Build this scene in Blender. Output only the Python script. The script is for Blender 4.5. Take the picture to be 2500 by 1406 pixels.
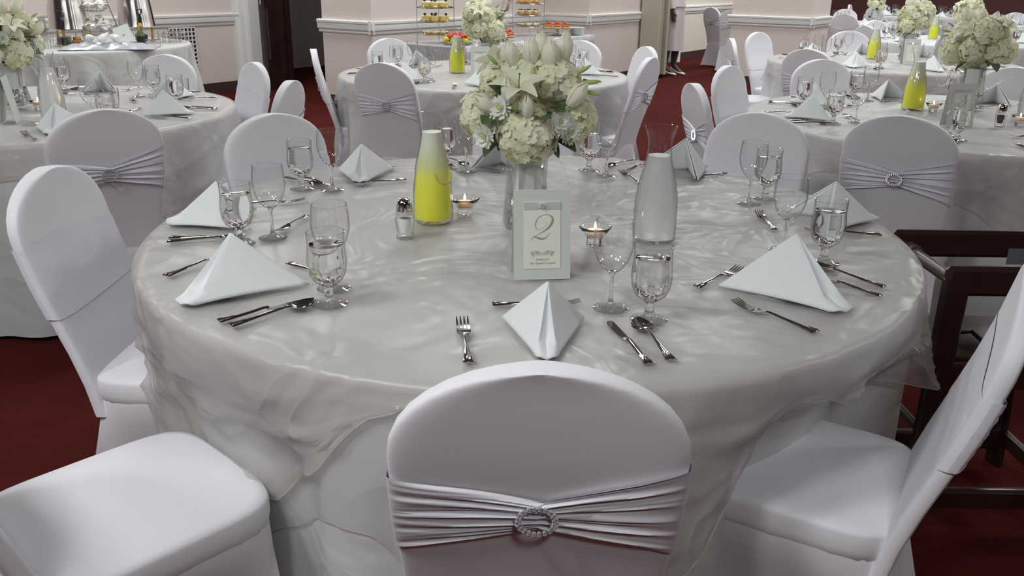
import bpy, math, random
from mathutils import Vector, Matrix
import numpy as np

random.seed(11)
PI = math.pi
scene = bpy.context.scene
col = scene.collection
for o in list(bpy.data.objects):
    bpy.data.objects.remove(o)

# ------------------------------------------------------------------ camera, world, exposure
FPX = 2097.7
cam_d = bpy.data.cameras.new('camera')
cam_o = bpy.data.objects.new('camera', cam_d)
col.objects.link(cam_o)
cam_d.sensor_width = 36.0
cam_d.lens = FPX / 2500.0 * 36.0
cam_d.clip_start, cam_d.clip_end = 0.05, 120
_th, _ro = 0.34892, 0.01286
_fw = Vector((0, math.cos(_th), -math.sin(_th)))
_u0 = Vector((0, math.sin(_th), math.cos(_th)))
_r0 = Vector((1, 0, 0))
_rt = _r0 * math.cos(_ro) + _u0 * math.sin(_ro)
_up = -_r0 * math.sin(_ro) + _u0 * math.cos(_ro)
CAM = Vector((0, 0, 1.364))
cam_o.matrix_world = Matrix(((_rt.x, _up.x, -_fw.x, CAM.x), (_rt.y, _up.y, -_fw.y, CAM.y), (_rt.z, _up.z, -_fw.z, CAM.z), (0, 0, 0, 1)))
scene.camera = cam_o

world = bpy.data.worlds.new('world')
scene.world = world
world.use_nodes = True
world.node_tree.nodes['Background'].inputs[0].default_value = (0.9, 0.93, 1.0, 1)
world.node_tree.nodes['Background'].inputs[1].default_value = 0.02

vs = scene.view_settings
vs.view_transform = 'Standard'
vs.look = 'None'
vs.gamma = 1.0
vs.use_curve_mapping = False
vs.exposure = -0.2

cy = scene.cycles
cy.max_bounces = 9
cy.transmission_bounces = 8
cy.transparent_max_bounces = 20
cy.glossy_bounces = 4
cy.diffuse_bounces = 3
cy.sample_clamp_indirect = 6.0
cy.blur_glossy = 0.6
cy.use_adaptive_sampling = True
cy.adaptive_threshold = 0.025

# room axes: a runs along the long wall, b across it
E1 = Vector((0.5736, 0.8192, 0)); E2 = Vector((0.8192, -0.5736, 0))
def ab(a, b, z=0.0): return E1 * a + E2 * b + Vector((0, 0, z))
ROOM_ROT = math.atan2(E1.y, E1.x)
CEIL = 3.0
LIGHT_W = 34.0
LIGHT_COL = (0.965, 1.0, 0.985)
LIGHT_SPOTS = [(a, b) for a in (-1.2, 1.2, 3.8, 6.2, 8.6, 11.0, 13.4, 16.0, 18.6) for b in (-7.6, -5.2, -2.6, 0.0, 2.6)
               if not (a > 6.3 and b < -5.4) and (ab(a, b).y > 3.4 or ab(a, b).x > 3.2)]
LIGHT_SPOTS += [(14.5, -5.4)]
for _x, _y in ((-1.75, .5), (-1.05, -.15), (-2.8, .2), (.5, -1.1)):          # over near table and photographer; last two added to brighten skirt, chair backs
    _v = Vector((_x, _y, 0)); LIGHT_SPOTS.append((_v.dot(E1), _v.dot(E2)))

# ------------------------------------------------------------------ helpers
def inview(p, mx=60, my=60):
    d = Vector(p) - CAM
    z = d.dot(_fw)
    if z < 0.05: return False
    x = 1250 + FPX * d.dot(_rt) / z
    y = 703 - FPX * d.dot(_up) / z
    return -mx < x < 2500 + mx and -my < y < 1406 + my

class MB:
    def __init__(s): s.v = []; s.f = []
    def add(s, v, f):
        n = len(s.v); s.v.extend([tuple(q) for q in v]); s.f.extend([tuple(i + n for i in q) for q in f]); return s
    def box(s, c, d, rz=0.0, bev=0.0):
        x, y, z = d[0] / 2, d[1] / 2, d[2] / 2
        if bev <= 0:
            vv = [(-x, -y, -z), (x, -y, -z), (x, y, -z), (-x, y, -z), (-x, -y, z), (x, -y, z), (x, y, z), (-x, y, z)]
            ff = [(0, 3, 2, 1), (4, 5, 6, 7), (0, 1, 5, 4), (1, 2, 6, 5), (2, 3, 7, 6), (3, 0, 4, 7)]
        else:
            b = min(bev, x * .9, y * .9, z * .9)
            vv = []; ff = []
            ring = lambda k, zz: [(-x + k, -y, zz), (x - k, -y, zz), (x, -y + k, zz), (x, y - k, zz), (x - k, y, zz), (-x + k, y, zz), (-x, y - k, zz), (-x, -y + k, zz)]
            small = lambda zz: [(q[0] * (x - b) / x, q[1] * (y - b) / y, zz) for q in ring(b, zz)]
            rs = [small(-z), ring(b, -z + b), ring(b, z - b), small(z)]
            for r in rs: vv += r
            for k in range(3):
                for i in range(8):
                    j = (i + 1) % 8
                    ff.append((k * 8 + i, k * 8 + j, k * 8 + 8 + j, k * 8 + 8 + i))
            ff.append(tuple(range(7, -1, -1))); ff.append(tuple(range(24, 32)))
        cs, sn = math.cos(rz), math.sin(rz)
        return s.add([(c[0] + q[0] * cs - q[1] * sn, c[1] + q[0] * sn + q[1] * cs, c[2] + q[2]) for q in vv], ff)
    def loft(s, rings, closed=True, cap0=False, cap1=False):
        n = len(rings[0]); vv = [q for r in rings for q in r]; ff = []
        for k in range(len(rings) - 1):
            for i in range(n if closed else n - 1):
                j = (i + 1) % n
                ff.append((k * n + i, k * n + j, k * n + n + j, k * n + n + i))
        if cap0: ff.append(tuple(range(n - 1, -1, -1)))
        if cap1: ff.append(tuple(range((len(rings) - 1) * n, len(rings) * n)))
        return s.add(vv, ff)
    def lathe(s, prof, n=24, c=(0, 0, 0), sc=(1, 1)):
        vv = []; ff = []; rows = []
        for r, z in prof:
            if r < 1e-6:
                rows.append([len(vv)]); vv.append((c[0], c[1], c[2] + z))
            else:
                rows.append(list(range(len(vv), len(vv) + n)))
                vv += [(c[0] + r * sc[0] * math.cos(2 * PI * i / n), c[1] + r * sc[1] * math.sin(2 * PI * i / n), c[2] + z) for i in range(n)]
        for A, B in zip(rows, rows[1:]):
            for i in range(n):
                j = (i + 1) % n
                if len(A) == 1 and len(B) == 1: continue
                if len(A) == 1: ff.append((A[0], B[j], B[i]))
                elif len(B) == 1: ff.append((A[i], A[j], B[0]))
                else: ff.append((A[i], A[j], B[j], B[i]))
        return s.add(vv, ff)
    def tube(s, pts, rad, n=8, cap=True):
        pts = [Vector(q) for q in pts]; m = len(pts)
        rad = [rad] * m if not hasattr(rad, '__len__') else rad
        rings = []; ref = None
        for k in range(m):
            t = (pts[min(k + 1, m - 1)] - pts[max(k - 1, 0)]).normalized()
            if ref is None:
                ref = Vector((0, 0, 1)) if abs(t.z) < .9 else Vector((1, 0, 0))
            x = ref - t * ref.dot(t)
            if x.length < 1e-5: x = t.orthogonal()
            x.normalize(); y = t.cross(x); ref = x
            rings.append([tuple(pts[k] + x * (rad[k] * math.cos(2 * PI * i / n)) + y * (rad[k] * math.sin(2 * PI * i / n))) for i in range(n)])
        return s.loft(rings, True, cap, cap)
    def ball(s, c, r, n=8, m=5, sc=(1, 1, 1)):
        prof = [(math.sin(PI * k / m), -math.cos(PI * k / m)) for k in range(m + 1)]
        prof[0] = (0, -1); prof[-1] = (0, 1)
        b = MB(); b.lathe(prof, n)
        return s.add([(c[0] + q[0] * r * sc[0], c[1] + q[1] * r * sc[1], c[2] + q[2] * r * sc[2]) for q in b.v], b.f)
    def xf(s, M):
        s.v = [tuple(M @ Vector(q)) for q in s.v]; return s
    def mesh(s, name, mat=None, smooth=True, angle=None):
        me = bpy.data.meshes.new(name)
        me.from_pydata(s.v, [], s.f); me.update()
        if smooth:
            me.polygons.foreach_set('use_smooth', [True] * len(me.polygons))
            if angle is not None: me.set_sharp_from_angle(angle=math.radians(angle))
        if mat is not None: me.materials.append(mat)
        return me
    def build(s, name, mat=None, parent=None, smooth=True, angle=40):
        return link(name, s.mesh(name, mat, smooth, angle), parent)

def link(name, me, parent=None):
    o = bpy.data.objects.new(name, me); col.objects.link(o)
    if parent is not None: o.parent = parent
    return o

def empty(name, loc=(0, 0, 0), rz=0.0):
    o = bpy.data.objects.new(name, None); col.objects.link(o)
    o.empty_display_size = 0.05
    o.location = loc; o.rotation_euler = (0, 0, rz)
    return o

def tag(o, label=None, cat=None, group=None, kind=None):
    if label: o['label'] = label
    if cat: o['category'] = cat
    if group: o['group'] = group
    if kind: o['kind'] = kind
    return o

def kids(o): return [c for c in bpy.data.objects if c.parent == o]
TREE = {}
def snapshot(o):
    """remember the parts of a finished thing, so copies need no search"""
    def rec(q): return (q, [rec(c) for c in q.children])
    TREE[o.name] = rec(o); return o
def copy_tree(o, loc=None, rz=None, label=None, group=None, scale=None):
    def rec(node, parent):
        q, ch = node
        c = q.copy(); col.objects.link(c); c.parent = parent
        for k in ch: rec(k, c)
        return c
    c = rec(TREE[o.name], None)
    if loc is not None: c.location = loc
    if rz is not None: c.rotation_euler = (0, 0, rz)
    if scale is not None: c.scale = (scale,) * 3
    if label: c['label'] = label
    if group: c['group'] = group
    return c
USED = set()
def place(proto, loc, rz, label, group=None, scale=None):
    """the first time the source itself is put in place, then copies of it"""
    if proto.name not in TREE: snapshot(proto)
    if proto.name not in USED:
        USED.add(proto.name)
        proto.location = loc; proto.rotation_euler = (0, 0, rz)
        if scale is not None: proto.scale = (scale,) * 3
        proto['label'] = label
        if group: proto['group'] = group
        return proto
    return copy_tree(proto, loc, rz, label, group, scale)

def interp(xs, ys, x):
    return float(np.interp(x, xs, ys))

# ------------------------------------------------------------------ materials
def mat(name, base=(.8, .8, .8), rough=.5, metal=0.0, bump=None, noise=None, **kw):
    """principled material; noise=(scale, other colour, factor range) ; bump=(scale, strength, distance, stretch)"""
    m = bpy.data.materials.new(name); m.use_nodes = True
    nt = m.node_tree; b = nt.nodes['Principled BSDF']
    b.inputs['Base Color'].default_value = (*base, 1)
    b.inputs['Roughness'].default_value = rough
    b.inputs['Metallic'].default_value = metal
    for k, v in kw.items():
        b.inputs[k].default_value = v
    if noise or bump:
        tc = nt.nodes.new('ShaderNodeTexCoord')
    if noise:
        sc, c2, lo, hi = noise
        n = nt.nodes.new('ShaderNodeTexNoise'); n.inputs['Scale'].default_value = sc; n.inputs['Detail'].default_value = 4
        r = nt.nodes.new('ShaderNodeMapRange'); r.inputs[1].default_value = lo; r.inputs[2].default_value = hi
        mx = nt.nodes.new('ShaderNodeMix'); mx.data_type = 'RGBA'
        mx.inputs[6].default_value = (*base, 1); mx.inputs[7].default_value = (*c2, 1)
        nt.links.new(tc.outputs['Object'], n.inputs['Vector']); nt.links.new(n.outputs['Fac'], r.inputs[0])
        nt.links.new(r.outputs[0], mx.inputs[0]); nt.links.new(mx.outputs[2], b.inputs['Base Color'])
    if bump:
        sc, st, di, stretch = bump
        mp = nt.nodes.new('ShaderNodeMapping'); mp.inputs['Scale'].default_value = stretch
        n = nt.nodes.new('ShaderNodeTexNoise'); n.inputs['Scale'].default_value = sc; n.inputs['Detail'].default_value = 2
        bp = nt.nodes.new('ShaderNodeBump'); bp.inputs['Strength'].default_value = st; bp.inputs['Distance'].default_value = di
        nt.links.new(tc.outputs['Object'], mp.inputs[0]); nt.links.new(mp.outputs[0], n.inputs['Vector'])
        nt.links.new(n.outputs['Fac'], bp.inputs['Height']); nt.links.new(bp.outputs[0], b.inputs['Normal'])
    return m

def add_crease(m, sc, strength, dist, stretch=(1, 1, 1)):
    """sharp creases of crumpled cloth laid over the finer bump"""
    nt = m.node_tree; b = nt.nodes['Principled BSDF']
    tc = nt.nodes.new('ShaderNodeTexCoord'); mp = nt.nodes.new('ShaderNodeMapping'); mp.inputs['Scale'].default_value = stretch
    n = nt.nodes.new('ShaderNodeTexNoise'); n.inputs['Scale'].default_value = sc; n.inputs['Detail'].default_value = 2; n.inputs['Distortion'].default_value = 1.2
    sub = nt.nodes.new('ShaderNodeMath'); sub.operation = 'SUBTRACT'; sub.inputs[1].default_value = .5
    ab_ = nt.nodes.new('ShaderNodeMath'); ab_.operation = 'ABSOLUTE'
    mul = nt.nodes.new('ShaderNodeMath'); mul.operation = 'MULTIPLY'; mul.inputs[1].default_value = -3.0
    bp = nt.nodes.new('ShaderNodeBump'); bp.inputs['Strength'].default_value = strength; bp.inputs['Distance'].default_value = dist
    nt.links.new(tc.outputs['Object'], mp.inputs[0]); nt.links.new(mp.outputs[0], n.inputs['Vector']); nt.links.new(n.outputs['Fac'], sub.inputs[0]); nt.links.new(sub.outputs[0], ab_.inputs[0])
    nt.links.new(ab_.outputs[0], mul.inputs[0]); nt.links.new(mul.outputs[0], bp.inputs['Height'])
    if b.inputs['Normal'].is_linked: nt.links.new(b.inputs['Normal'].links[0].from_socket, bp.inputs['Normal'])
    nt.links.new(bp.outputs[0], b.inputs['Normal'])
    return m

def glass_mat(name, colr=(1, 1, 1), ior=1.45, rough=0.0):
    m = bpy.data.materials.new(name); m.use_nodes = True
    nt = m.node_tree; b = nt.nodes['Principled BSDF']
    b.inputs['Base Color'].default_value = (*colr, 1); b.inputs['Roughness'].default_value = rough
    b.inputs['IOR'].default_value = ior; b.inputs['Transmission Weight'].default_value = 1.0
    return m

def sheer_mat(name, colr, alpha, rough=.4, sheen=.6, bump=None, spec=.5):
    """sheer woven cloth: part of the light passes straight between the threads"""
    m = mat(name, colr, rough, bump=bump, **{'Specular IOR Level': spec})
    nt = m.node_tree; b = nt.nodes['Principled BSDF']; out = nt.nodes['Material Output']
    tr = nt.nodes.new('ShaderNodeBsdfTransparent'); tl = nt.nodes.new('ShaderNodeBsdfTranslucent')
    tl.inputs[0].default_value = (*colr, 1)
    m1 = nt.nodes.new('ShaderNodeMixShader'); m1.inputs[0].default_value = .35
    m2 = nt.nodes.new('ShaderNodeMixShader'); m2.inputs[0].default_value = alpha
    nt.links.new(b.outputs[0], m1.inputs[1]); nt.links.new(tl.outputs[0], m1.inputs[2])
    nt.links.new(tr.outputs[0], m2.inputs[1]); nt.links.new(m1.outputs[0], m2.inputs[2])
    nt.links.new(m2.outputs[0], out.inputs[0])
    return m

def petal_mat(name, c1, c2, sc=28.0):
    m = mat(name, c1, .55, noise=(sc, c2, .38, .62))
    nt = m.node_tree; b = nt.nodes['Principled BSDF']; out = nt.nodes['Material Output']
    tl = nt.nodes.new('ShaderNodeBsdfTranslucent'); tl.inputs[0].default_value = (*c1, 1)
    mx = nt.nodes.new('ShaderNodeMixShader'); mx.inputs[0].default_value = .3
    nt.links.new(b.outputs[0], mx.inputs[1]); nt.links.new(tl.outputs[0], mx.inputs[2]); nt.links.new(mx.outputs[0], out.inputs[0])
    return m

def emit_mat(name, colr, strength):
    m = bpy.data.materials.new(name); m.use_nodes = True
    nt = m.node_tree; b = nt.nodes['Principled BSDF']
    b.inputs['Base Color'].default_value = (*colr, 1)
    b.inputs['Emission Color'].default_value = (*colr, 1); b.inputs['Emission Strength'].default_value = strength
    return m

M = {}
M['carpet'] = mat('carpet', (.082, .0125, .010), .95, noise=(3.0, (.060, .0095, .008), .3, .7), bump=(260, .5, .004, (1, 1, 1)), **{'Specular IOR Level': .05})
M['wall'] = mat('wall_paint', (.655, .565, .53), .8, bump=(55, .3, .006, (1, 1, 1)))
M['wall_cream'] = mat('wall_paint_cream', (.66, .60, .52), .8, bump=(55, .3, .006, (1, 1, 1)))
M['trim'] = mat('white_trim', (.74, .74, .72), .45)
M['base_dark'] = mat('dark_baseboard', (.055, .022, .024), .6)
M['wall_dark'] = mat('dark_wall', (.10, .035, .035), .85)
M['ceiling'] = mat('ceiling_tile', (.34, .33, .32), .9, bump=(40, .2, .005, (1, 1, 1)))
M['spandex'] = mat('white_spandex', (.76, .742, .79), .62)
M['sash'] = mat('lavender_white_sash', (.74, .73, .79), .5)
M['cloth'] = mat('white_tablecloth', (.57, .57, .565), .5)
M['organza'] = sheer_mat('organza', (.75, .705, .695), .48, .32, .6, spec=.9)
M['organza_top'] = sheer_mat('organza_second_layer', (.68, .67, .66), .30, .30, .6)
add_crease(M['organza'], 3.2, .65, .022); add_crease(M['cloth'], 2.6, .35, .02)
M['napkin'] = mat('napkin_linen', (.75, .77, .79), .8)
def thin_glass(name, tint=.985):
    """thin blown wall: light passes unbent, edges reflect"""
    m = bpy.data.materials.new(name); m.use_nodes = True; nt = m.node_tree; nt.nodes.remove(nt.nodes['Principled BSDF']); out = nt.nodes['Material Output']
    lw = nt.nodes.new('ShaderNodeLayerWeight'); lw.inputs[0].default_value = .5
    pw = nt.nodes.new('ShaderNodeMath'); pw.operation = 'POWER'; pw.inputs[1].default_value = 3.0
    ma = nt.nodes.new('ShaderNodeMath'); ma.operation = 'MULTIPLY_ADD'; ma.inputs[1].default_value = .85; ma.inputs[2].default_value = .05
    tr = nt.nodes.new('ShaderNodeBsdfTransparent'); gl = nt.nodes.new('ShaderNodeBsdfGlossy'); gl.inputs['Roughness'].default_value = .02
    rp = nt.nodes.new('ShaderNodeValToRGB'); e = rp.color_ramp.elements; e[0].position = .5; e[0].color = (tint, tint, tint, 1); e[1].position = .98; e[1].color = (.40, .44, .43, 1)
    mx = nt.nodes.new('ShaderNodeMixShader')
    nt.links.new(lw.outputs['Facing'], pw.inputs[0]); nt.links.new(pw.outputs[0], ma.inputs[0]); nt.links.new(ma.outputs[0], mx.inputs[0])
    nt.links.new(lw.outputs['Facing'], rp.inputs[0]); nt.links.new(rp.outputs[0], tr.inputs[0])
    nt.links.new(tr.outputs[0], mx.inputs[1]); nt.links.new(gl.outputs[0], mx.inputs[2]); nt.links.new(mx.outputs[0], out.inputs[0])
    return m
M['thin'] = thin_glass('thin_glass')
M['glass'] = glass_mat('clear_glass', (1, 1, 1), 1.45)
M['glass_thick'] = glass_mat('moulded_glass', (.985, 1, .992), 1.48)
M['water'] = glass_mat('water', (1, 1, 1), 1.333)
M['steel'] = mat('polished_silver', (.44, .43, .42), .10, 1.0)
M['chrome'] = mat('chrome', (.78, .76, .75), .06, 1.0)
M['chrome_soft'] = mat('brushed_chrome', (.66, .63, .61), .18, 1.0)
M['gold'] = mat('brass', (.75, .52, .14), .25, 1.0)
M['strass'] = mat('rhinestone', (.88, .86, .90), .12, .75)
M['card'] = mat('pearl_card', (.60, .63, .60), .45, **{'Sheen Weight': .2})
M['insert'] = mat('ivory_card', (.76, .765, .68), .6)
M['ink'] = mat('grey_ink', (.30, .305, .295), .7)
M['ribbon'] = mat('satin_ribbon', (.52, .52, .52), .35, bump=(60, .15, .002, (.2, 1, 1)))
M['ribbon_sheer'] = sheer_mat('sheer_ribbon', (.82, .84, .85), .6, .3, .5)
M['white_satin'] = mat('white_satin', (.84, .86, .87), .35, bump=(30, .3, .004, (1, 1, .3)))
M['glitter'] = mat('glitter_ribbon', (.86, .88, .88), .3, .1, bump=(1500, 1.0, .003, (1, 1, 1)))
M['hydrangea'] = petal_mat('hydrangea_petal', (.93, .92, .77), (.86, .87, .58), 16)
M['tulip'] = petal_mat('tulip_petal', (.95, .93, .82), (.90, .87, .72), 40)
M['lily'] = petal_mat('lily_petal', (.93, .93, .78), (.85, .88, .60), 22)
M['mum'] = petal_mat('chrysanthemum_petal', (.94, .94, .90), (.90, .92, .82), 30)
M['mum_eye'] = mat('chrysanthemum_eye', (.50, .56, .10), .7)
M['leaf'] = mat('leaf_green', (.045, .10, .035), .5, noise=(30, (.09, .16, .05), .35, .65))
M['bud'] = mat('bud_green', (.30, .42, .09), .5, noise=(20, (.5, .56, .25), .4, .6))
M['anther'] = mat('anther', (.13, .14, .03), .7)
M['wood'] = mat('dark_stained_wood', (.030, .014, .012), .28, noise=(6, (.050, .020, .017), .4, .7), bump=(30, .15, .002, (8, 1, 1)))
M['wood_bar'] = mat('worn_wood_bar', (.10, .065, .055), .3, bump=(40, .2, .001, (6, 1, 1)))
M['black_plastic'] = mat('black_plastic', (.012, .012, .014), .35)
M['wax'] = mat('candle_wax', (.85, .62, .52), .5, **{'Subsurface Weight': .4})
M['tin'] = mat('tea_light_tin', (.7, .7, .7), .3, 1.0)
M['flame'] = emit_mat('flame', (1.0, .72, .42), 40)
M['salt'] = mat('salt', (.82, .83, .80), .9)
M['pepper'] = mat('pepper', (.05, .045, .04), .9)
M['lemon_peel'] = mat('lemon_peel', (.70, .58, .03), .5)
M['lemon_flesh'] = mat('lemon_flesh', (.74, .66, .16), .5)
M['silver_cloth'] = mat('crushed_silver_cloth', (.50, .50, .52), .3, .35, bump=(35, .7, .02, (1, 1, .25)))
M['satin'] = mat('grey_satin', (.50, .51, .56), .32, .15)
M['white_ceramic'] = mat('white_ceramic', (.82, .82, .82), .25)
M['amber'] = mat('amber_glass', (.45, .15, .03), .15, **{'Transmission Weight': .5})
M['cake'] = mat('yellow_cake', (.72, .55, .16), .8)
M['cake_top'] = mat('cream_icing', (.80, .73, .50), .6)
M['pastry'] = mat('golden_pastry', (.48, .25, .07), .75, noise=(40, (.62, .40, .15), .4, .6))
M['chocolate'] = mat('chocolate', (.06, .022, .014), .4)
M['strawberry'] = mat('strawberry', (.60, .045, .025), .35)
M['cream'] = mat('whipped_cream', (.82, .78, .68), .7)
M['packet'] = mat('paper_packets', (.86, .84, .80), .7, noise=(25, (.66, .45, .42), .62, .72))
M['skin'] = mat('brown_skin', (.13, .062, .038), .5)
M['stocking'] = mat('dark_stocking', (.060, .038, .032), .55)
M['suit'] = mat('pale_suit', (.62, .575, .58), .45, bump=(400, .1, .0008, (1, 1, 1)), **{'Sheen Weight': .3})
M['shoe'] = mat('white_shoe', (.74, .72, .70), .3)
M['hair'] = mat('dark_hair', (.012, .009, .008), .5)
M['partition'] = mat('beige_partition', (.40, .37, .29), .5)
M['vent_dark'] = mat('vent_dark', (.008, .008, .009), .8)
M['brown_cabinet'] = mat('brown_cabinet', (.13, .095, .075), .5, noise=(4, (.10, .075, .06), .4, .6))
M['lamp'] = emit_mat('lamp_diffuser', (1.0, .965, .93), 4.0)
M['label'] = mat('sticker', (.16, .16, .19), .5)

# ------------------------------------------------------------------ the room
def struct(o, kind='structure'):
    o['kind'] = kind; return o

def ab_box(mb, a0, a1, b0, b1, z0, z1):
    c = ab((a0 + a1) / 2, (b0 + b1) / 2, (z0 + z1) / 2)
    return mb.box(c, (abs(a1 - a0), abs(b1 - b0), z1 - z0), ROOM_ROT)
def block(name, a0, a1, b0, b1, z0, z1, m, parent=None):
    mb = MB(); ab_box(mb, a0, a1, b0, b1, z0, z1)
    o = mb.build(name, m, parent, False)
    if parent is None: struct(o)
    return o

mb = MB(); ab_box(mb, -7, 23, -13, 8, -.1, 0)
fl = struct(mb.build('floor', M['carpet'], None, False)); fl['label'] = 'dark red carpeted floor of the hall'
mb = MB(); ab_box(mb, -7, 23, -13, 8, CEIL, CEIL + .1)
struct(mb.build('ceiling', M['ceiling'], None, False))

block('wall_left', -7, 7.0, -9.1, -8.9, 0, CEIL, M['wall'])
block('wall_behind', -7.2, -7.0, -9.1, 8, 0, CEIL, M['wall'])
block('wall_right', -7, 23, 8, 8.2, 0, CEIL, M['wall'])
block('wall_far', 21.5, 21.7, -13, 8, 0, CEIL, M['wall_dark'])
block('wall_pillar_doorway', 6.67, 7.6, -7.19, -6.49, 0, CEIL, M['wall'])
block('wall_alcove', 6.67, 12.0, -7.05, -6.47, 0, CEIL, M['wall'])
block('wall_corner_pier', 9.97, 11.97, -6.49, -5.84, 0, CEIL, M['wall'])
block('wall_pier_right', 11.57, 12.34, -4.56, -3.49, 0, CEIL, M['wall'])
block('wall_passage', 13.9, 21.5, -6.75, -6.6, 0, CEIL, M['wall_cream'])
block('wall_doorway_lintel', 6.95, 7.1, -8.9, -7.19, 2.2, CEIL, M['wall'])
# hallway behind the doorway
block('wall_hallway_end', 10.6, 10.7, -10.4, -7.05, 0, CEIL, M['wall'])
block('wall_hallway_side', 7.0, 10.6, -10.5, -10.4, 0, CEIL, M['wall'])
block('wall_hallway_return', 7.0, 7.1, -10.4, -8.9, 0, CEIL, M['wall'])
mb = MB(); ab_box(mb, 6.98, 10.7, -10.5, -7.05, 2.4, 2.46)
struct(mb.build('ceiling_hallway', M['ceiling'], None, False))

def rail(n, a0, b0, a1, b1, nrm, ext0=0.0, ext1=0.0):
    """chair rail with bead along a wall face; nrm points into the room (in a, b)"""
    d = Vector((a1 - a0, b1 - b0, 0)); L = d.length; d.normalize(); nn = Vector((nrm[0], nrm[1], 0))
    prof = [(0, .772), (.012, .774), (.016, .786), (.010, .796), (.014, .806), (.030, .812), (.034, .826), (.034, .868), (.042, .876), (.044, .896), (.036, .905), (0, .908)]
    mb = MB(); rings = []
    for s in (-ext0, L + ext1):
        q = Vector((a0, b0, 0)) + d * s
        rings.append([tuple(ab(q.x + nn.x * w, q.y + nn.y * w, z)) for w, z in prof])
    if d.cross(nn).z > 0: rings.reverse()
    mb.loft(rings, False)
    n0 = len(prof)
    mb.f.append(tuple(range(n0))); mb.f.append(tuple(range(2 * n0 - 1, n0 - 1, -1)))
    return struct(mb.build('trim_%d' % n, M['trim'], None, True, 30))
E_ = .044
rail(1, -7, -8.9, 6.9, -8.9, (0, 1))
rail(2, 6.67, -7.19, 6.67, -6.47, (-1, 0), E_, E_)
rail(3, 6.67, -6.47, 9.97, -6.47, (0, 1), E_, 0)
rail(4, 9.97, -6.49, 9.97, -5.84, (-1, 0), 0, E_)
rail(5, 9.97, -5.84, 11.97, -5.84, (0, 1), E_, E_)
rail(6, 11.57, -4.56, 11.57, -3.49, (-1, 0), E_, E_)
rail(7, 11.57, -3.49, 12.34, -3.49, (0, 1), E_, 0)
rail(8, 14.1, -6.6, 21.5, -6.6, (0, 1))

def skirt(name, a0, a1, b0, b1, z1=.12, m='base_dark'):
    return block(name, a0, a1, b0, b1, 0, z1, M[m])
skirt('baseboard_left', -7, 7.0, -8.9, -8.885)
skirt('baseboard_pillar_front', 6.655, 6.67, -7.2, -6.47)
skirt('baseboard_alcove', 6.67, 9.97, -6.47, -6.455)
skirt('baseboard_pier_front', 9.955, 9.97, -6.455, -5.825)
skirt('baseboard_pier_side', 9.97, 11.97, -5.84, -5.825)
skirt('baseboard_right_pier', 11.555, 11.57, -4.56, -3.49)
skirt('baseboard_right_pier_side', 11.57, 12.34, -3.49, -3.475)
skirt('baseboard_passage', 13.9, 21.5, -6.6, -6.585)
skirt('baseboard_hallway', 10.585, 10.6, -10.4, -7.05)

# white casing of the doorway in the long wall (stepped boards)
mb = MB()
ab_box(mb, 6.84, 7.02, -8.9, -8.865, 0, 2.3)
ab_box(mb, 6.90, 7.0, -8.87, -8.80, 0, 2.3)
ab_box(mb, 6.95, 7.1, -8.80, -8.74, 0, 2.3)
struct(mb.build('trim_doorway_casing', M['trim'], None, False))
block('trim_passage_post', 13.95, 14.12, -6.62, -6.42, 0, 2.4, M['trim'])

# dark wooden door standing open in the doorway, with its steel push plate
d1 = empty('door_1'); struct(d1)
block('leaf', 7.12, 7.37, -8.71, -8.66, .01, 2.1, M['wood'], d1)
block('stile', 7.10, 7.20, -8.665, -8.64, .01, 2.1, M['wood'], d1)
block('stile', 7.32, 7.38, -8.665, -8.62, .01, 2.1, M['wood'], d1)
block('edge_plate', 7.115, 7.14, -8.66, -8.625, .36, .95, M['chrome_soft'], d1)
block('latch', 7.09, 7.12, -8.70, -8.67, 1.0, 1.05, M['chrome_soft'], d1)
block('stile', 7.40, 7.46, -8.69, -8.60, .01, 2.1, M['wood'], d1)

# brown upright cabinet and a console in the dark hallway
t = tag(empty('upright_cabinet', ab(8.6, -7.75, 0), ROOM_ROT), 'tall brown metal cabinet in the dark hallway beside the pillar', 'cabinet')
mb = MB(); mb.box((0, 0, .92), (.70, .82, 1.72), 0, .02); mb.build('body', M['brown_cabinet'], t)
mb = MB(); mb.box((-.36, .0, .92), (.03, .78, 1.66), 0, .008); mb.build('door', M['brown_cabinet'], t)
for sx in (-1, 1):
    for sy in (-1, 1):
        mb = MB(); mb.box((.28 * sx, .34 * sy, .03), (.05, .05, .06)); mb.build('foot', M['black_plastic'], t, False)
for k in range(7):
    mb = MB(); mb.box((-.30 + .03 * k, -.412, .95), (.008, .006, 1.4)); mb.build('rib', M['brown_cabinet'], t, False)
t = tag(empty('console_table', ab(10.2, -8.8, 0), ROOM_ROT), 'dark wooden console table at the end of the hallway', 'table')
mb = MB(); mb.box((0, 0, .84), (.5, 1.5, .06), 0, .006); mb.build('top', M['wood'], t)
mb = MB(); mb.box((.05, 0, .76), (.4, 1.4, .1)); mb.build('apron', M['wood'], t, False)
for sx in (-1, 1):
    for sy in (-1, 1):
        mb = MB(); mb.box((.19 * sx, .68 * sy, .40), (.06, .06, .80)); mb.build('leg', M['wood'], t, False)

# folding partition leaf parked beside the corner pier
t = tag(empty('folding_partition', ab(11.55, -5.62, 0), ROOM_ROT), 'edge of a beige folding partition parked beside the corner pier', 'partition')
for k in range(3):
    mb = MB(); mb.box((-.16 + .13 * k, .04 + .03 * (k % 2), 1.27), (.055, .30, 2.46), 0, .012); mb.build('panel', M['partition'], t)
    mb = MB(); mb.box((-.16 + .13 * k, .04 + .03 * (k % 2), .02), (.06, .26, .04)); mb.build('floor_seal', M['black_plastic'], t, False)

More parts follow.
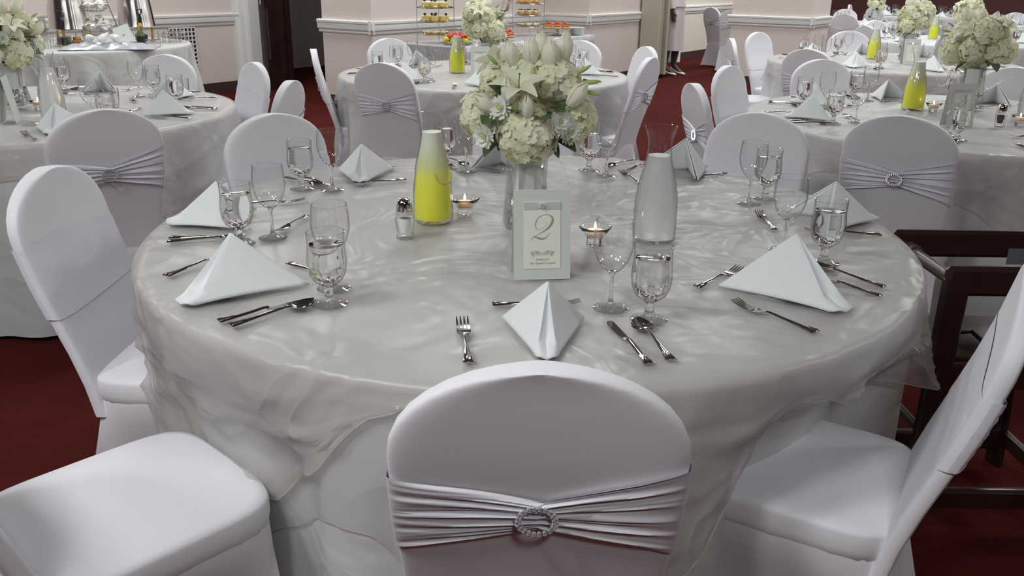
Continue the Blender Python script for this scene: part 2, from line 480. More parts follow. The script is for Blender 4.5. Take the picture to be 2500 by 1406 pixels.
# square vent grille low on the long wall
t = tag(empty('vent_grille', ab(6.12, -8.895, .30), ROOM_ROT), 'white perforated wall vent grille low behind the coffee table', 'vent')
mb = MB(); mb.box((0, -.002, .23), (.34, .006, .46)); mb.build('backing', M['vent_dark'], t, False)
mb = MB()
for k in range(8): mb.box((-.168 + .048 * k, -.010, .23), (.014, .012, .46))
for k in range(11): mb.box((0, -.010, .0 + .046 * k), (.35, .012, .012))
mb.build('grid', M['trim'], t, False)

# ceiling fixtures
def make_lamp():
    t = tag(empty('ceiling_light'), 'flat square ceiling light panel', 'light', 'ceiling light panels over the hall')
    mb = MB()
    for sx, sy, dx, dy in ((0, 1, .66, .03), (0, -1, .66, .03), (1, 0, .03, .6), (-1, 0, .03, .6)):
        mb.box((.315 * sx, .315 * sy, -.02), (dx, dy, .04))
    mb.build('frame', M['trim'], t, False)
    mb = MB(); mb.box((0, 0, -.006), (.6, .6, .01)); mb.build('diffuser', M['trim'], t, False)
    ld = bpy.data.lights.new('panel_light', 'AREA'); ld.shape = 'SQUARE'; ld.size = .42
    ld.energy = LIGHT_W; ld.color = LIGHT_COL
    lo = bpy.data.objects.new('panel_light', ld); col.objects.link(lo); lo.parent = t; lo.location = (0, 0, -.03)
    return t
lamp = make_lamp()
for a, b in LIGHT_SPOTS:
    place(lamp, ab(a, b, CEIL), ROOM_ROT, 'flat square ceiling light panel')
hl = copy_tree(lamp, ab(8.2, -8.6, 2.4), ROOM_ROT, 'added unseen dim light panel brightening the hallway')  # added fill light, so the cabinet shows in the dark hallway
for q in hl.children:
    if q.type == 'LIGHT':
        q.data = q.data.copy(); q.data.energy = 5.0

# ------------------------------------------------------------------ chairs in stretch covers
BACK_Z = [.36, .44, .52, .60, .68, .75, .79, .815, .84, .862, .88, .896, .907, .915, .9195, .9205]
def back_hw(z):
    if z <= .79: return interp([.36, .5, .66, .79], [.186, .186, .193, .194], z)
    t = min(1, (z - .79) / .1307)
    return .194 * math.sqrt(max(0, 1 - t * t)) ** .96
def back_y(z): return interp([.36, .46, .54, .62, .70, .78, .85, .92], [.018, -.002, -.028, -.055, -.081, -.103, -.116, -.125], z)
def slab_ring(z, grow=0.0, n=44, th=.021, p=5.0):
    w = back_hw(z) + grow; t = th + grow; y0 = back_y(z); r = []
    for i in range(n):
        a = 2 * PI * i / n; c, s = math.cos(a), math.sin(a)
        x = w * math.copysign(abs(c) ** (2 / p), c); y = t * math.copysign(abs(s) ** (2 / p), s)
        q = max(0, 1 - (x / max(w, .02)) ** 2)
        y += (.008 if s < 0 else -.004) * q * (w / .194) ** 1.5
        r.append((x, y0 + y, z))
    return r

def make_chair():
    t = tag(empty('banquet_chair'), 'x', 'chair', 'covered banquet chairs')
    mb = MB(); rings = [slab_ring(z) for z in BACK_Z]; mb.loft(rings, True, True, True)
    mb.build('backrest', M['spandex'], t, True, 60)
    # seat cushion
    mb = MB(); rings = []
    for z, w, d in ((.385, .180, .190), (.392, .194, .204), (.42, .199, .209), (.450, .199, .209), (.4585, .196, .206), (.463, .188, .198), (.4665, .150, .160), (.4685, .09, .10), (.469, .03, .03)):
        r = []
        for i in range(40):
            a = 2 * PI * i / 40; c, s = math.cos(a), math.sin(a); p = 5.5 if z < .462 else 4
            r.append((w * math.copysign(abs(c) ** (2 / p), c), .205 + d * math.copysign(abs(s) ** (2 / p), s), z))
        rings.append(r)
    mb.loft(rings, True, True, True); mb.build('seat', M['spandex'], t, True, 60)
    # stretched skirt pulled down to the four feet
    mb = MB(); rings = []; n = 12
    for z, k in ((.405, 0), (.39, .01), (.35, .10), (.30, .30), (.22, .55), (.14, .78), (.06, .95), (.012, 1)):
        sp = 1 - z / .405
        X = .196 + .014 * sp; yf = .411 + .022 * sp; yb = .000 - .09 * sp
        cs = [(-X, yb), (X, yb), (X, yf), (-X, yf)]; r = []
        for e in range(4):
            p0, p1 = cs[e], cs[(e + 1) % 4]
            nx, ny = -(p1[1] - p0[1]), (p1[0] - p0[0]); L = math.hypot(nx, ny); nx /= L; ny /= L
            for i in range(n):
                u = i / n; sag = (.105 if e % 2 else .085) * k * (4 * u * (1 - u)) ** .75
                px_, py_ = p0[0] + (p1[0] - p0[0]) * u, p0[1] + (p1[1] - p0[1]) * u; yc = (yf + yb) / 2
                rd = ((abs(px_) / X) ** 5.5 + (abs(py_ - yc) / (yf - yc)) ** 5.5) ** (1 / 5.5); fc = 1 + (1 / rd - 1) * (1 - sp) ** .5
                r.append((px_ * fc + nx * sag, yc + (py_ - yc) * fc + ny * sag, z))
        rings.append(r)
    rings.reverse(); mb.loft(rings); mb.build('skirt', M['spandex'], t, True, 60)
    # sash: plain band in front, gathered to the middle behind
    mb = MB(); nx_, nz = 64, 48; G = []
    for j in range(nz + 1):
        v = j / nz; row = []
        for i in range(nx_ + 1):
            u = i / nx_ * 2 - 1
            pull = (1 - abs(u)) ** 1.0
            g = pull ** 1.15
            wob = .013 * math.sin(2.1 * u + .6)
            z_edge = .613 + v * .158 + wob * (1 if v > .5 else -.4)
            z = z_edge * (1 - g) + (.690 + (v - .5) * .052) * g
            w = back_hw(min(z, .80)) + .0035
            x = u * w
            env = (1 - abs(u)) ** .35 if abs(u) < 1 else 0
            fold = (.0034 * math.sin(v * 2 * PI * 5.4 + 1.3 * u + (1.1 if u > 0 else 0)) + .0022 * math.sin(v * 2 * PI * 9.3 + 2.2 * u) + .0012 * math.sin(v * 2 * PI * 15 - 3 * u)) * env
            x = math.copysign(w * (1 - (1 - abs(u)) ** 1.5), u) if abs(u) > .5 else u / .5 * w * (1 - .5 ** 1.5)
            ax = min(1.0, abs(x) / w); T_ = .0242
            yy = T_ * (1 - ax ** 5) ** .2
            row.append((x, back_y(z) - yy + .007 * (1 - ax * ax) - .0035 * env + fold * (1 - ax ** 6), z))
        G.append(row)
    vv = [q for r in G for q in r]; N = nx_ + 1
    mb.add(vv, [(j * N + i, j * N + i + 1, j * N + N + i + 1, j * N + N + i) for j in range(nz) for i in range(nx_)])
    rows = []
    for j in range(9):
        v = j / 8; r = []
        for i in range(33):
            u = i / 32 * 2 - 1; wob = .013 * math.sin(2.1 * u + .6)
            z = .613 + v * .158 + wob * (1 if v > .5 else -.4); w = back_hw(min(z, .80)) + .0035
            ax = 1 - (1 - abs(u)) ** 1.5; yy = .0224 * (1 - ax ** 5) ** .2
            r.append((math.copysign(w * ax, u), back_y(z) + yy + (.0015 if j in (0, 8) else 0) * (1 - ax ** 8) - .004 * (1 - u * u), z))
        rows.append(r)
    mb.add([q for r in rows for q in r], [(j * 33 + i + 1, j * 33 + i, j * 33 + 33 + i, j * 33 + 34 + i) for j in range(8) for i in range(32)])
    sa = mb.build('sash', M['sash'], t, True, 70)
    # rhinestone buckle
    mb = MB(); yb = back_y(.69) - .0305
    for rr, m_, dx in ((.0265, 22, 0), (.0225, 20, .5)):
        for i in range(m_):
            a = 2 * PI * (i + dx) / m_
            mb.ball((rr * math.cos(a), yb - .002, .690 + rr * .80 * math.sin(a)), .0031, 6, 4)
    mb.build('buckle', M['strass'], t, False)
    return snapshot(t)
chair = make_chair()
TABLES = {'2': (.0366, 2.1223), '6': (-.2005, 5.7205), '1': (-2.2357, 3.935), '3': (2.047, 4.048), '8': (2.95, 6.95), '9': (4.7, 9.65),
          '10': (5.3, 13.3), '11': (7.4, 16.6), '12': (7.6, 12.7)}
def seat_chair(tb, ang, r, label, turn=0.0, group=None):
    c = TABLES[tb]; a = math.radians(ang)
    r -= .033; x, y = c[0] + r * math.cos(a), c[1] + r * math.sin(a)
    return place(chair, (x, y, 0), a + PI / 2 + math.radians(turn), label, group or 'covered banquet chairs')
A = 'white spandex covered chair '
seat_chair('2', -90, 1.09, A + 'seen from behind nearest the camera, rhinestone buckle on its sash')
c_ = place(chair, (.755, 1.40, 0), math.radians(150 - 90), A + 'half turned beside the dark high chair, right foreground', 'covered banquet chairs')
seat_chair('2', 48, 1.16, A + 'facing the camera behind the far right glasses of table two')
seat_chair('2', 90, 1.14, A + 'facing the camera directly behind the flower vase of table two')
seat_chair('2', 138, 1.05, A + 'facing the camera behind the far left glasses of table two')
seat_chair('2', -173.5, 1.065, A + 'with plain front at the left side of table two', -9)
seat_chair('2', -133, 1.315, A + 'at the lower left corner, only its broad seat in view')
seat_chair('1', -50, 1.21, A + 'with lavender sash and buckle turned to us at left')
seat_chair('1', -5, 1.17, A + 'smaller in view of two standing side by side before the doorway')
seat_chair('1', 38, 1.02, A + 'larger in view of two standing side by side before the doorway')
seat_chair('1', 76, 1.0, A + 'behind the far left wine glasses before the coffee station')
seat_chair('6', -116, 1.06, A + 'with gathered sash and buckle in front of table six')
seat_chair('6', -168, .98, A + 'seen edge on against the left pillar at table six')
seat_chair('6', 132, 1.0, A + 'far side of table six below the left dessert stand')
seat_chair('6', 51, 1.0, A + 'far side of table six beside the silver dessert table corner')
seat_chair('6', 17, 1.06, A + 'taller in view of two overlapping at the right of table six')
seat_chair('6', -27, 1.03, A + 'seen from its side with sash, overlapping another right of table six')
seat_chair('3', -124, 1.14, A + 'with sash and buckle turned to us before table three')
seat_chair('3', -174, 1.16, A + 'seen from its side with sash at the left of table three')
seat_chair('3', 141, 1.06, A + 'with tall bright plain front left of table three')
seat_chair('3', 101, 1.12, A + 'facing us behind the wine glasses of table three')
seat_chair('3', 49, 1.02, A + 'facing us behind the bouquet of table three')
seat_chair('8', -136, 1.25, A + 'with dark shaded back and sash before table eight')
seat_chair('8', 176, 1.16, A + 'seen from its side before the right pier')
seat_chair('8', 130, 1.16, A + 'with bright plain front against the right pier')
seat_chair('8', 84, 1.25, A + 'facing us behind the lemonade carafe of table eight')
seat_chair('9', -159, 1.08, A + 'mostly hidden behind table eight lemonade carafe')
seat_chair('9', -113, 1.18, A + 'with dark back behind the clear carafe of table three')
seat_chair('9', 114, 1.0, A + 'far off behind the bouquet of table eight')
place(chair, (3.24, 14.5, 0), math.radians(-60), A + 'standing by the cream wall in the passage', 'covered banquet chairs')
place(chair, (3.33, 13.75, 0), math.radians(-20), A + 'with sash beside the right pier in the passage', 'covered banquet chairs')
FAR = {'10': 'at the far table just past the right pier', '12': 'at the far table near the right picture edge', '11': 'at the farthest table before the dark wall'}
for tb, angs in (('10', (-130, -80, 160, 90, 40)), ('12', (-150, -95, 140, 85)), ('11', (-150, -110, -70, 150, 100))):
    for k, a_ in enumerate(angs):
        seat_chair(tb, a_, 1.12, A + FAR[tb], 0, 'chairs ' + FAR[tb])

# ------------------------------------------------------------------ round tables, cloths, organza overlays
import bmesh
TR, TZ = .914, .76
def recalc(me):
    bm = bmesh.new(); bm.from_mesh(me); bmesh.ops.recalc_face_normals(bm, faces=bm.faces); bm.to_mesh(me); bm.free(); return me
def fix(o): recalc(o.data); return o

def make_table():
    t = tag(empty('round_table'), 'x', 'table', 'round banquet tables')
    mb = MB(); mb.lathe([(0, .725), (.895, .725), (.90, .73), (.90, .745), (.895, .75), (0, .75)], 48); mb.build('tabletop', M['partition'], t)
    for k in range(4):
        a = PI / 4 + k * PI / 2
        mb = MB(); mb.tube([(.52 * math.cos(a), .52 * math.sin(a), .725), (.60 * math.cos(a), .60 * math.sin(a), 0.0)], .014, 8)
        mb.build('leg', M['black_plastic'], t)
    return snapshot(t)
table = make_table()

def pnoise(x, y, s):
    return (math.sin(x * 7.3 + s) * math.cos(y * 5.1 - s * 1.7) + .6 * math.sin(x * 13.7 + y * 9.2 + s * 2.3) + .45 * math.sin(-x * 17.1 + y * 21.3 + s * .7)) / 2.05

def ridged(x, y, s):
    """crumpled sheet: sum of sharp creases in a few directions"""
    v = 0
    for k, (fx, fy, w) in enumerate(((9.3, 4.1, 1.0), (-5.2, 11.4, .8), (14.9, -8.3, .6), (3.1, 19.7, .5), (21.7, 13.9, .35))):
        q = math.sin(fx * x + fy * y + s * (1.3 + k) + 1.1 * math.sin(2.3 * y * (k + 1) + s))
        v += w * (1 - abs(q)) ** 2.2
    return v

def skirt_fn(seed, folds, amp, dents=()):
    """radius of the hanging cloth at angle a (radians) and height z; overlays share it so they lie on the cloth below"""
    rnd = random.Random(seed); ph = [rnd.uniform(0, 6.28) for _ in range(4)]; f2 = int(folds * 1.7)
    def fn(a, z):
        drop = max(0, TZ - .03 - z); f = amp * min(1, drop / .40)
        w = math.sin(folds * a + ph[0] + .8 * math.sin(3 * a + ph[1])) * .6 + math.sin(f2 * a + ph[2]) * .3
        r = .928 + f * (w + .25)
        for ang, hw, tgt in dents:
            da = abs((math.degrees(a) - ang + 180) % 360 - 180); g = max(0, min(1, (hw + 9 - da) / 9)); g = g * g * (3 - 2 * g)
            v = max(0, min(1, (.72 - z) / .24)); v = v * v * (3 - 2 * v); r += (min(r, tgt) - r) * g * v
        return r
    return fn
def cloth_mesh(name, seed, hem, rfn, z_off=0.0, r_off=0.0, na=192, crumple=0.0, m=None, flare=None, wr=.002, roll=False, topw=True):
    """disc over the table edge and down to hem(angle in degrees)"""
    mb = MB(); rings = []
    radii = [.02 + .885 * k / 34 for k in range(35)] if crumple else [.80, .835, .87, .89, .905] if not topw else [.02, .15, .29, .43, .56, .67, .76, .835, .89, .905]
    edge = [(.913, -.001), (.920, -.004), (.925, -.010), (.927, -.020), (.928, -.04)]
    for r in radii:
        ring = []
        for i in range(na):
            a = 2 * PI * i / na; x, y = r * math.cos(a), r * math.sin(a)
            dz = wr * .5 * pnoise(x, y, seed)
            if crumple: dz += crumple * (ridged(x * 2.4, y * 2.4, seed) + .5 * ridged(x * 5, y * 4, seed + 5)) * interp([-1, -.2, .3, 1], [.25, .3, 1, 1], x)
            ring.append((x, y, TZ + z_off + dz))
        rings.append(ring)
    for r, dz in edge:
        rings.append([((r + r_off) * math.cos(2 * PI * i / na), (r + r_off) * math.sin(2 * PI * i / na), TZ + z_off + dz) for i in range(na)])
    nd = 22
    for k in range(1, nd + 1):
        ring = []
        for i in range(na):
            a = 2 * PI * i / na; dg = math.degrees(a); dg = dg - 360 if dg > 180 else dg
            zb = hem(dg); z0 = TZ + z_off - .04
            v = k / nd; z = z0 + (zb - z0) * v; drop = z0 - z
            rr = rfn(a, z) + r_off + (flare(dg) * drop if flare else 0)
            if crumple: rr += .014 * max(0, ridged(a * 1.1, z * 2.5, seed + 3) - .5) * min(1, drop / .08)
            ring.append((rr * math.cos(a), rr * math.sin(a), z))
        rings.append(ring)
    mb.loft(rings)
    if topw:
        mb.v.append((0, 0, TZ + z_off)); ci = len(mb.v) - 1
        for i in range(na): mb.f.append((ci, i, (i + 1) % na))
    if roll:
        last = rings[-1]; mb.tube(last + [last[0]], .0013, 5, False)
    return mb.mesh(name, m, True, None)

FLOOR_HEM = lambda d: .012 + .008 * math.sin(math.radians(d) * 5)
DENT2 = ((-46, 15, .79), (-133, 14, .86), (180, 12, .84))
R2 = skirt_fn(3, 13, .038, DENT2); RA = skirt_fn(3, 13, .05); RB = skirt_fn(8, 15, .05)
cloth_2 = cloth_mesh('tablecloth', 3, FLOOR_HEM, R2, m=M['cloth'])
cloth_a = cloth_mesh('tablecloth', 3, FLOOR_HEM, RA, m=M['cloth'])
cloth_b = cloth_mesh('tablecloth', 8, FLOOR_HEM, RB, m=M['cloth'])
HA = [(-180, .42), (-160, .36), (-142, .33), (-130, .38), (-123, .43), (-113, .575), (-106, .70), (-101, .735), (-95, .69), (-87, .52), (-79, .36), (-73, .41), (-67, .575), (-62, .675), (-58, .68), (-53, .645), (-44, .605), (-35, .56), (-20, .50), (0, .58), (30, .66), (60, .42), (90, .6), (120, .66), (150, .45), (180, .42)]
HB = [(-180, .40), (-150, .25), (-132, .27), (-124, .345), (-117, .42), (-111, .487), (-106, .47), (-100, .41), (-85, .33), (-72, .45), (-62, .62), (-50, .60), (-40, .54), (-25, .56), (0, .66), (45, .5), (90, .66), (135, .5), (160, .6), (180, .40)]
hemf = lambda H, k=0: (lambda d: interp([h[0] for h in H], [h[1] for h in H], d) + .006 * math.sin(math.radians(d) * 40 + k))
FL = lambda H: (lambda d: .05 * max(0, .55 - interp([h[0] for h in H], [h[1] for h in H], d)) + .25 * max(0, 1 - abs(d + 22) / 14))
SQ = [(d, .76 - .02 - max(0, 1.02 / max(abs(math.cos(math.radians(d + 22))), abs(math.sin(math.radians(d + 22)))) - .92)) for d in range(-180, 181, 5)]
TABLE_TXT = {'2': 'table two', '6': 'table six', '1': 'the table before the coffee station', '3': 'table three', '8': 'table eight', '9': 'the table behind table eight'}
place_rot = {'2': 0, '6': .9, '1': 2.3, '3': 1.2, '8': .4, '9': 1.9, '10': .2, '11': 1.1, '12': 2.6}
sq_mesh = cloth_mesh('organza_overlay', 5, hemf(SQ), RA, .003, .008, 144, .0016, M['organza'], None, .002, True)
for tb, c in TABLES.items():
    nm = {'2': 'under the place settings nearest the camera, numbered two', '6': 'numbered six in front of the dessert buffet', '1': 'before the coffee station, cut by the picture edge',
          '3': 'numbered three at the right picture edge', '8': 'numbered eight in front of the right pier', '9': 'behind the bouquet of table eight'}.get(tb)
    far = nm is None
    place(table, (c[0], c[1], 0), place_rot[tb], 'round banquet table ' + (nm or FAR[tb][7:] + ', small and distant'), 'far round tables' if far else 'round banquet tables')
    o = link('tablecloth', cloth_2 if tb == '2' else cloth_a if tb in ('1', '3', '6', '8') else cloth_b); o.location = (c[0], c[1], 0); o.rotation_euler = (0, 0, 0 if tb == '2' else place_rot[tb])
    tag(o, ('white floor-length cloth on the round table ' if nm else 'white cloth on the round table ') + (nm or FAR[tb][7:] + ', small and distant'), 'tablecloth', 'far tablecloths' if far else 'floor-length tablecloths')
    if tb == '2':
        o = link('organza_overlay', cloth_mesh('organza_overlay', 21, hemf(HB), R2, .0022, .004, 288, 0, M['organza_top'], FL(HB), .002, True, False)); o.location = (c[0], c[1], 0)
        tag(o, 'lower sheer organza overlay, its wavy hem hanging below the other on table two', 'overlay', 'organza overlays')
        o = link('organza_overlay', cloth_mesh('organza_overlay', 33, hemf(HA, 2), R2, .0040, .010, 288, .0045, M['organza'], FL(HA), .002, True)); o.location = (c[0], c[1], 0)
        tag(o, 'crinkled blush organza overlay on top of table two', 'overlay', 'organza overlays')
    elif tb in ('1', '3', '6', '8'):
        o = link('organza_overlay', sq_mesh); o.location = (c[0], c[1], 0); o.rotation_euler = (0, 0, place_rot[tb])
        tag(o, 'sheer organza overlay spread over ' + TABLE_TXT[tb], 'overlay', 'organza overlays')
TOP = TZ + .0085
TOPF = TZ + .005

# ------------------------------------------------------------------ tableware
def two_mats(me, m2, test):
    me.materials.append(m2)
    for p in me.polygons:
        if test(p.center): p.material_index = 1
    return me
def wine_mesh(n=32):
    mb = MB()
    mb.lathe([(0, .0012), (.030, .0010), (.0335, .0018), (.0338, .0028), (.028, .0045), (.012, .0085), (.0055, .015), (.0042, .025), (.0038, .045), (.0042, .066), (.0058, .0735), (.003, .0765), (0, .077)], n)
    k = len(mb.f)
    mb.lathe([(.004, .0755), (.0075, .0758), (.014, .0785), (.0225, .087), (.0305, .100), (.0360, .116), (.0382, .132), (.0372, .152), (.0345, .1755)], n)
    mb.tube([(.0345 * math.cos(2 * PI * i / n), .0345 * math.sin(2 * PI * i / n), .1755) for i in range(n + 1)], .0006, 5, False)
    me = recalc(mb.mesh('wine_glass', M['glass'], True, 60)); return two_mats(me, M['thin'], lambda c: c.z < .006 or (c.z > .0757 and math.hypot(c.x, c.y) > .0045))
GOB_IN = [(.0335, .146), (.0322, .120), (.0335, .100), (.0345, .086), (.0325, .070), (.0265, .057), (.016, .0495), (.006, .047), (0, .0465)]
def goblet_mesh(n=32):
    mb = MB()
    mb.lathe([(0, .0014), (.031, .0012), (.0348, .002), (.035, .003), (.029, .005), (.014, .0095), (.0095, .015), (.0082, .022), (.0082, .033), (.0105, .038), (.013, .041), (.008, .0445), (0, .0455)], n)
    mb.lathe([(.010, .0405), (.017, .0425), (.0285, .0525), (.0355, .068), (.0376, .086), (.0366, .101), (.0348, .120), (.0352, .1455)], n)
    mb.tube([(.0352 * math.cos(2 * PI * i / n), .0352 * math.sin(2 * PI * i / n), .1457) for i in range(n + 1)], .0007, 5, False)
    me = recalc(mb.mesh('goblet', M['glass'], True, 60)); return two_mats(me, M['thin'], lambda c: c.z < .0065 or (c.z > .0412 and math.hypot(c.x, c.y) > .0115))
def water_mesh(level=.122, n=32):
    pr = [(r * .985, z) for r, z in reversed(GOB_IN) if z < level]
    pr += [(.0318, level - .0005), (.0305, level - .001), (0, level - .001)]
    mb = MB(); mb.lathe(pr, n); return recalc(mb.mesh('water', M['water'], True, 50))
wine_me = wine_mesh(); gob_me = goblet_mesh(); wat_me = water_mesh()
wine_far = wine_mesh(16); gob_far = goblet_mesh(16); wat_far = water_mesh(.122, 16)

def place_wine(p, label, group, far=False):
    o = link('wine_glass', wine_far if far else wine_me); o.location = p; tag(o, label, 'glass', group); return o
gob_root = {}
def place_goblet(p, label, group, far=False):
    t = empty('water_goblet', p); tag(t, label, 'glass', group)
    link('bowl_and_stem', gob_far if far else gob_me, t); link('water', wat_far if far else wat_me, t); return t

def tumbler():
    mb = MB(); mb.lathe([(0, 0), (.026, 0), (.030, .004), (.034, .05), (.035, .085), (.0343, .0856), (.0335, .085), (.0322, .05), (.0285, .012), (0, .010)], 20)
    return recalc(mb.mesh('tumbler', M['thin'], True, 50))
tumbler_me = tumbler()

# cutlery: handle end at the origin, tip along +y, lying on its back
def handle(mb, L0, w_end=.0105, w_mid=.0042):
    rings = []
    for y, w, z, th in ((0, w_end, .004, .0012), (.003, w_end * 1.02, .0042, .0022), (.016, w_end * .80, .0042, .0026), (.034, w_end * .55, .0046, .0028), (.060, w_mid, .006, .0026), (L0 - .01, w_mid * .85, .0085, .0024), (L0, w_mid * .9, .008, .0022)):
        r = []
        for i in range(14):
            a = 2 * PI * i / 14; c, s = math.cos(a), math.sin(a)
            fl = .0007 * math.cos(i * PI) * min(1, max(0, (.04 - y) / .03)) if s > 0 else 0
            r.append((w * c, y, z + th * s + fl))
        rings.append(r)
    rings.reverse(); mb.loft(rings, True, True, True)
def strip(mb, secs, th=.0011):
    """plate: secs = (y, x0, x1, z, dish)"""
    rings = []
    for y, x0, x1, z, dish in secs:
        up = []; dn = []
        for i in range(7):
            u = i / 6; x = x0 + (x1 - x0) * u; zz = z - dish * (1 - (2 * u - 1) ** 2)
            up.append((x, y, zz + th)); dn.append((x, y, zz))
        rings.append(up + dn[::-1])
    rings.reverse(); mb.loft(rings, True, True, True)
def fork_mesh(s=1.0):
    mb = MB(); handle(mb, .108)
    strip(mb, [(.104, -.004, .004, .008, 0), (.112, -.006, .006, .0055, .0004), (.120, -.0115, .0115, .003, .0012), (.130, -.0125, .0125, .002, .0012), (.138, -.0125, .0125, .0022, .0008)])
    for k in range(4):
        x = -.0098 + k * .00653
        strip(mb, [(.137, x - .0026, x + .0026, .0022, 0), (.155, x - .0022, x + .0022, .0035, 0), (.172, x * 1.02 - .0016, x * 1.02 + .0016, .0065, 0), (.184, x * 1.03 - .0007, x * 1.03 + .0007, .010, 0)], .0013)
    if s != 1: mb.v = [(q[0] * s, q[1] * s, q[2] * s) for q in mb.v]
    return recalc(mb.mesh('fork', M['steel'], True, 35))
def spoon_mesh():
    mb = MB(); handle(mb, .122)
    secs = []
    for k in range(13):
        u = k / 12; y = .118 + u * .058
        w = .0185 * math.sin(PI * min(1, max(.06, (u * .93 + .04)) ** .85)) ** .7 + .002
        secs.append((y, -w, w, .0075 - .0035 * math.sin(PI * u) + .001 * u, .0072 * math.sin(PI * u) ** .8))
    strip(mb, secs); return recalc(mb.mesh('spoon', M['steel'], True, 35))
def knife_mesh():
    mb = MB(); handle(mb, .096, .0098, .0052)
    strip(mb, [(.090, -.0045, .0045, .006, 0), (.100, -.0052, .0055, .0035, 0), (.120, -.0072, .0062, .0022, 0), (.150, -.0095, .0066, .0016, 0), (.172, -.0096, .0066, .0014, 0), (.184, -.0075, .0062, .0014, 0), (.191, -.0025, .0045, .0014, 0)], .0015)
    return recalc(mb.mesh('knife', M['steel'], True, 35))
fork_me, dfork_me, spoon_me, knife_me = fork_mesh(), fork_mesh(.92), spoon_mesh(), knife_mesh()
CUT = {'fork': ('dinner_fork', fork_me, 'fork'), 'dfork': ('dessert_fork', dfork_me, 'fork'), 'spoon': ('spoon', spoon_me, 'spoon'), 'knife': ('butter_knife', knife_me, 'knife')}
def cutlery(kind, p, ang, label, group, roll=0.0):
    nm, me, cat = CUT[kind]
    o = link(nm, me); o.location = p; o.rotation_euler = (0, roll, math.radians(ang) - PI / 2); tag(o, label, cat, group); return o

def napkin_mesh(seed):
    rnd = random.Random(seed); j = lambda a: rnd.uniform(-a, a)
    Ap = Vector((j(.006), -.012 + j(.008), .098 + j(.004))); F = Vector((j(.008), -.112, .002)); Lc = Vector((-.092 + j(.008), .070 + j(.012), .002)); Rc = Vector((.092 + j(.008), .070 + j(.012), .002))
    mb = MB(); nt, ns = 18, 36; G = []
    for it in range(nt + 1):
        t = it / nt; row = []
        for is_ in range(ns + 1):
            s = is_ / ns * 2 - 1; side = Lc if s < 0 else Rc; q = abs(s)
            if q > .2:
                k = (q - .2) / .8; p = Ap + ((F * (1 - k) + side * k) - Ap) * t
                n = (F - Ap).cross(side - Ap); n.normalize()
                if n.z < 0: n = -n
                p = p + n * (.010 * math.sin(PI * k) * t)
                lat = (.020 * t) * (1 - k) ** 3
                p.x += -lat if s < 0 else lat
            else:
                k = q / .2; p = Ap + (F - Ap) * t
                lat = .020 * t * math.sin(PI / 2 * k)
                p.x += -lat if s < 0 else lat
                dep = .036 * t * (1 - t ** 9) * (math.cos(PI / 2 * k) ** .8)
                p = p + Vector((0, -.010 * t ** 6 * math.cos(PI / 2 * k), 0))
                lip = .005 * math.sin(PI * k) * t
                p = p + Vector((0, 1, 0)) * (dep - lip * .4) + Vector((0, 0, lip))
                if k < .45: p.x += .0035 * t * math.sin(k * 12)
            row.append(tuple(p))
        G.append(row)
    N = ns + 1
    mb.add([q for r in G for q in r], [(i * N + k, i * N + k + 1, i * N + N + k + 1, i * N + N + k) for i in range(nt) for k in range(ns)])
    # inner folded layer seen from behind
    G = []
    for it in range(9):
        t = it / 8; row = []
        for is_ in range(13):
            s = is_ / 12 * 2 - 1; side = Lc if s < 0 else Rc; q = abs(s)
            p = Ap + ((F * .55 * (1 - q) + Vector((0, .02, 0)) * (1 - q) + side * .93 * q) - Ap) * t * .97
            row.append((p.x, p.y + .004, max(.001, p.z - .004)))
        G.append(row)
    mb.add([q for r in G for q in r], [(i * 13 + k, i * 13 + k + 1, i * 13 + 14 + k, i * 13 + 13 + k) for i in range(8) for k in range(12)])
    return mb.mesh('napkin', M['napkin'], True, 50)
nap_meshes = [napkin_mesh(k) for k in range(4)]
NAPK = [0]
def napkin(p, ang, label, group, scale=1.0, sx=1.0):
    o = link('folded_napkin', nap_meshes[NAPK[0] % 4]); NAPK[0] += 1
    o.location = p; o.rotation_euler = (0, 0, math.radians(ang) + PI / 2); o.scale = (scale * sx, scale, scale)
    md = o.modifiers.new('thickness', 'SOLIDIFY'); md.thickness = .0028; md.offset = -1
    tag(o, label, 'napkin', group); return o

# ---- table two, every piece where it lies
Z = TOP
def S2(seat, wine=None, gob=None, nap=None, cut=()):
    T2 = ' of table two'
    if wine: place_wine((*wine, Z), 'empty wine glass ' + seat + T2, 'wine glasses')
    if gob: place_goblet((*gob, Z), 'short stemmed goblet of water ' + seat + T2, 'water goblets')
    if nap: napkin((nap[0], nap[1], Z), nap[2], 'white pyramid folded napkin ' + seat + T2, 'pyramid napkins', nap[3] if len(nap) > 3 else 1.0, nap[4] if len(nap) > 4 else 1.0)
    words = {'fork': 'silver dinner fork ', 'dfork': 'silver dessert fork ', 'spoon': 'silver spoon ', 'knife': 'silver butter knife '}
    for kind, x, y, a in cut:
        cutlery(kind, (x, y, Z + (.0005 if kind != 'spoon' else .002)), a, words[kind] + seat + T2, 'silver cutlery')
S2('at the seat nearest the camera', (.188, 1.527), (.253, 1.470), (.058, 1.408, -88, 1.0, .80), [('fork', -.068, 1.269, 97), ('dfork', -.037, 1.535, 4), ('knife', .225, 1.273, 104), ('spoon', .263, 1.287, 101)])
S2('at the front left seat', (-.357, 1.617), (-.348, 1.53), (-.545, 1.622, -124, 1.12), [('spoon', -.499, 1.408, 46), ('knife', -.527, 1.431, 41), ('dfork', -.486, 1.769, -41), ('fork', -.715, 1.672, 62)])
S2('at the left seat', (-.57, 1.96), (-.632, 1.906), (-.735, 2.10, -165, 1.1), [('knife', -.81, 1.945, 0), ('spoon', -.802, 1.908, 14), ('dfork', -.535, 2.159, -103), ('fork', -.752, 2.262, 15)])
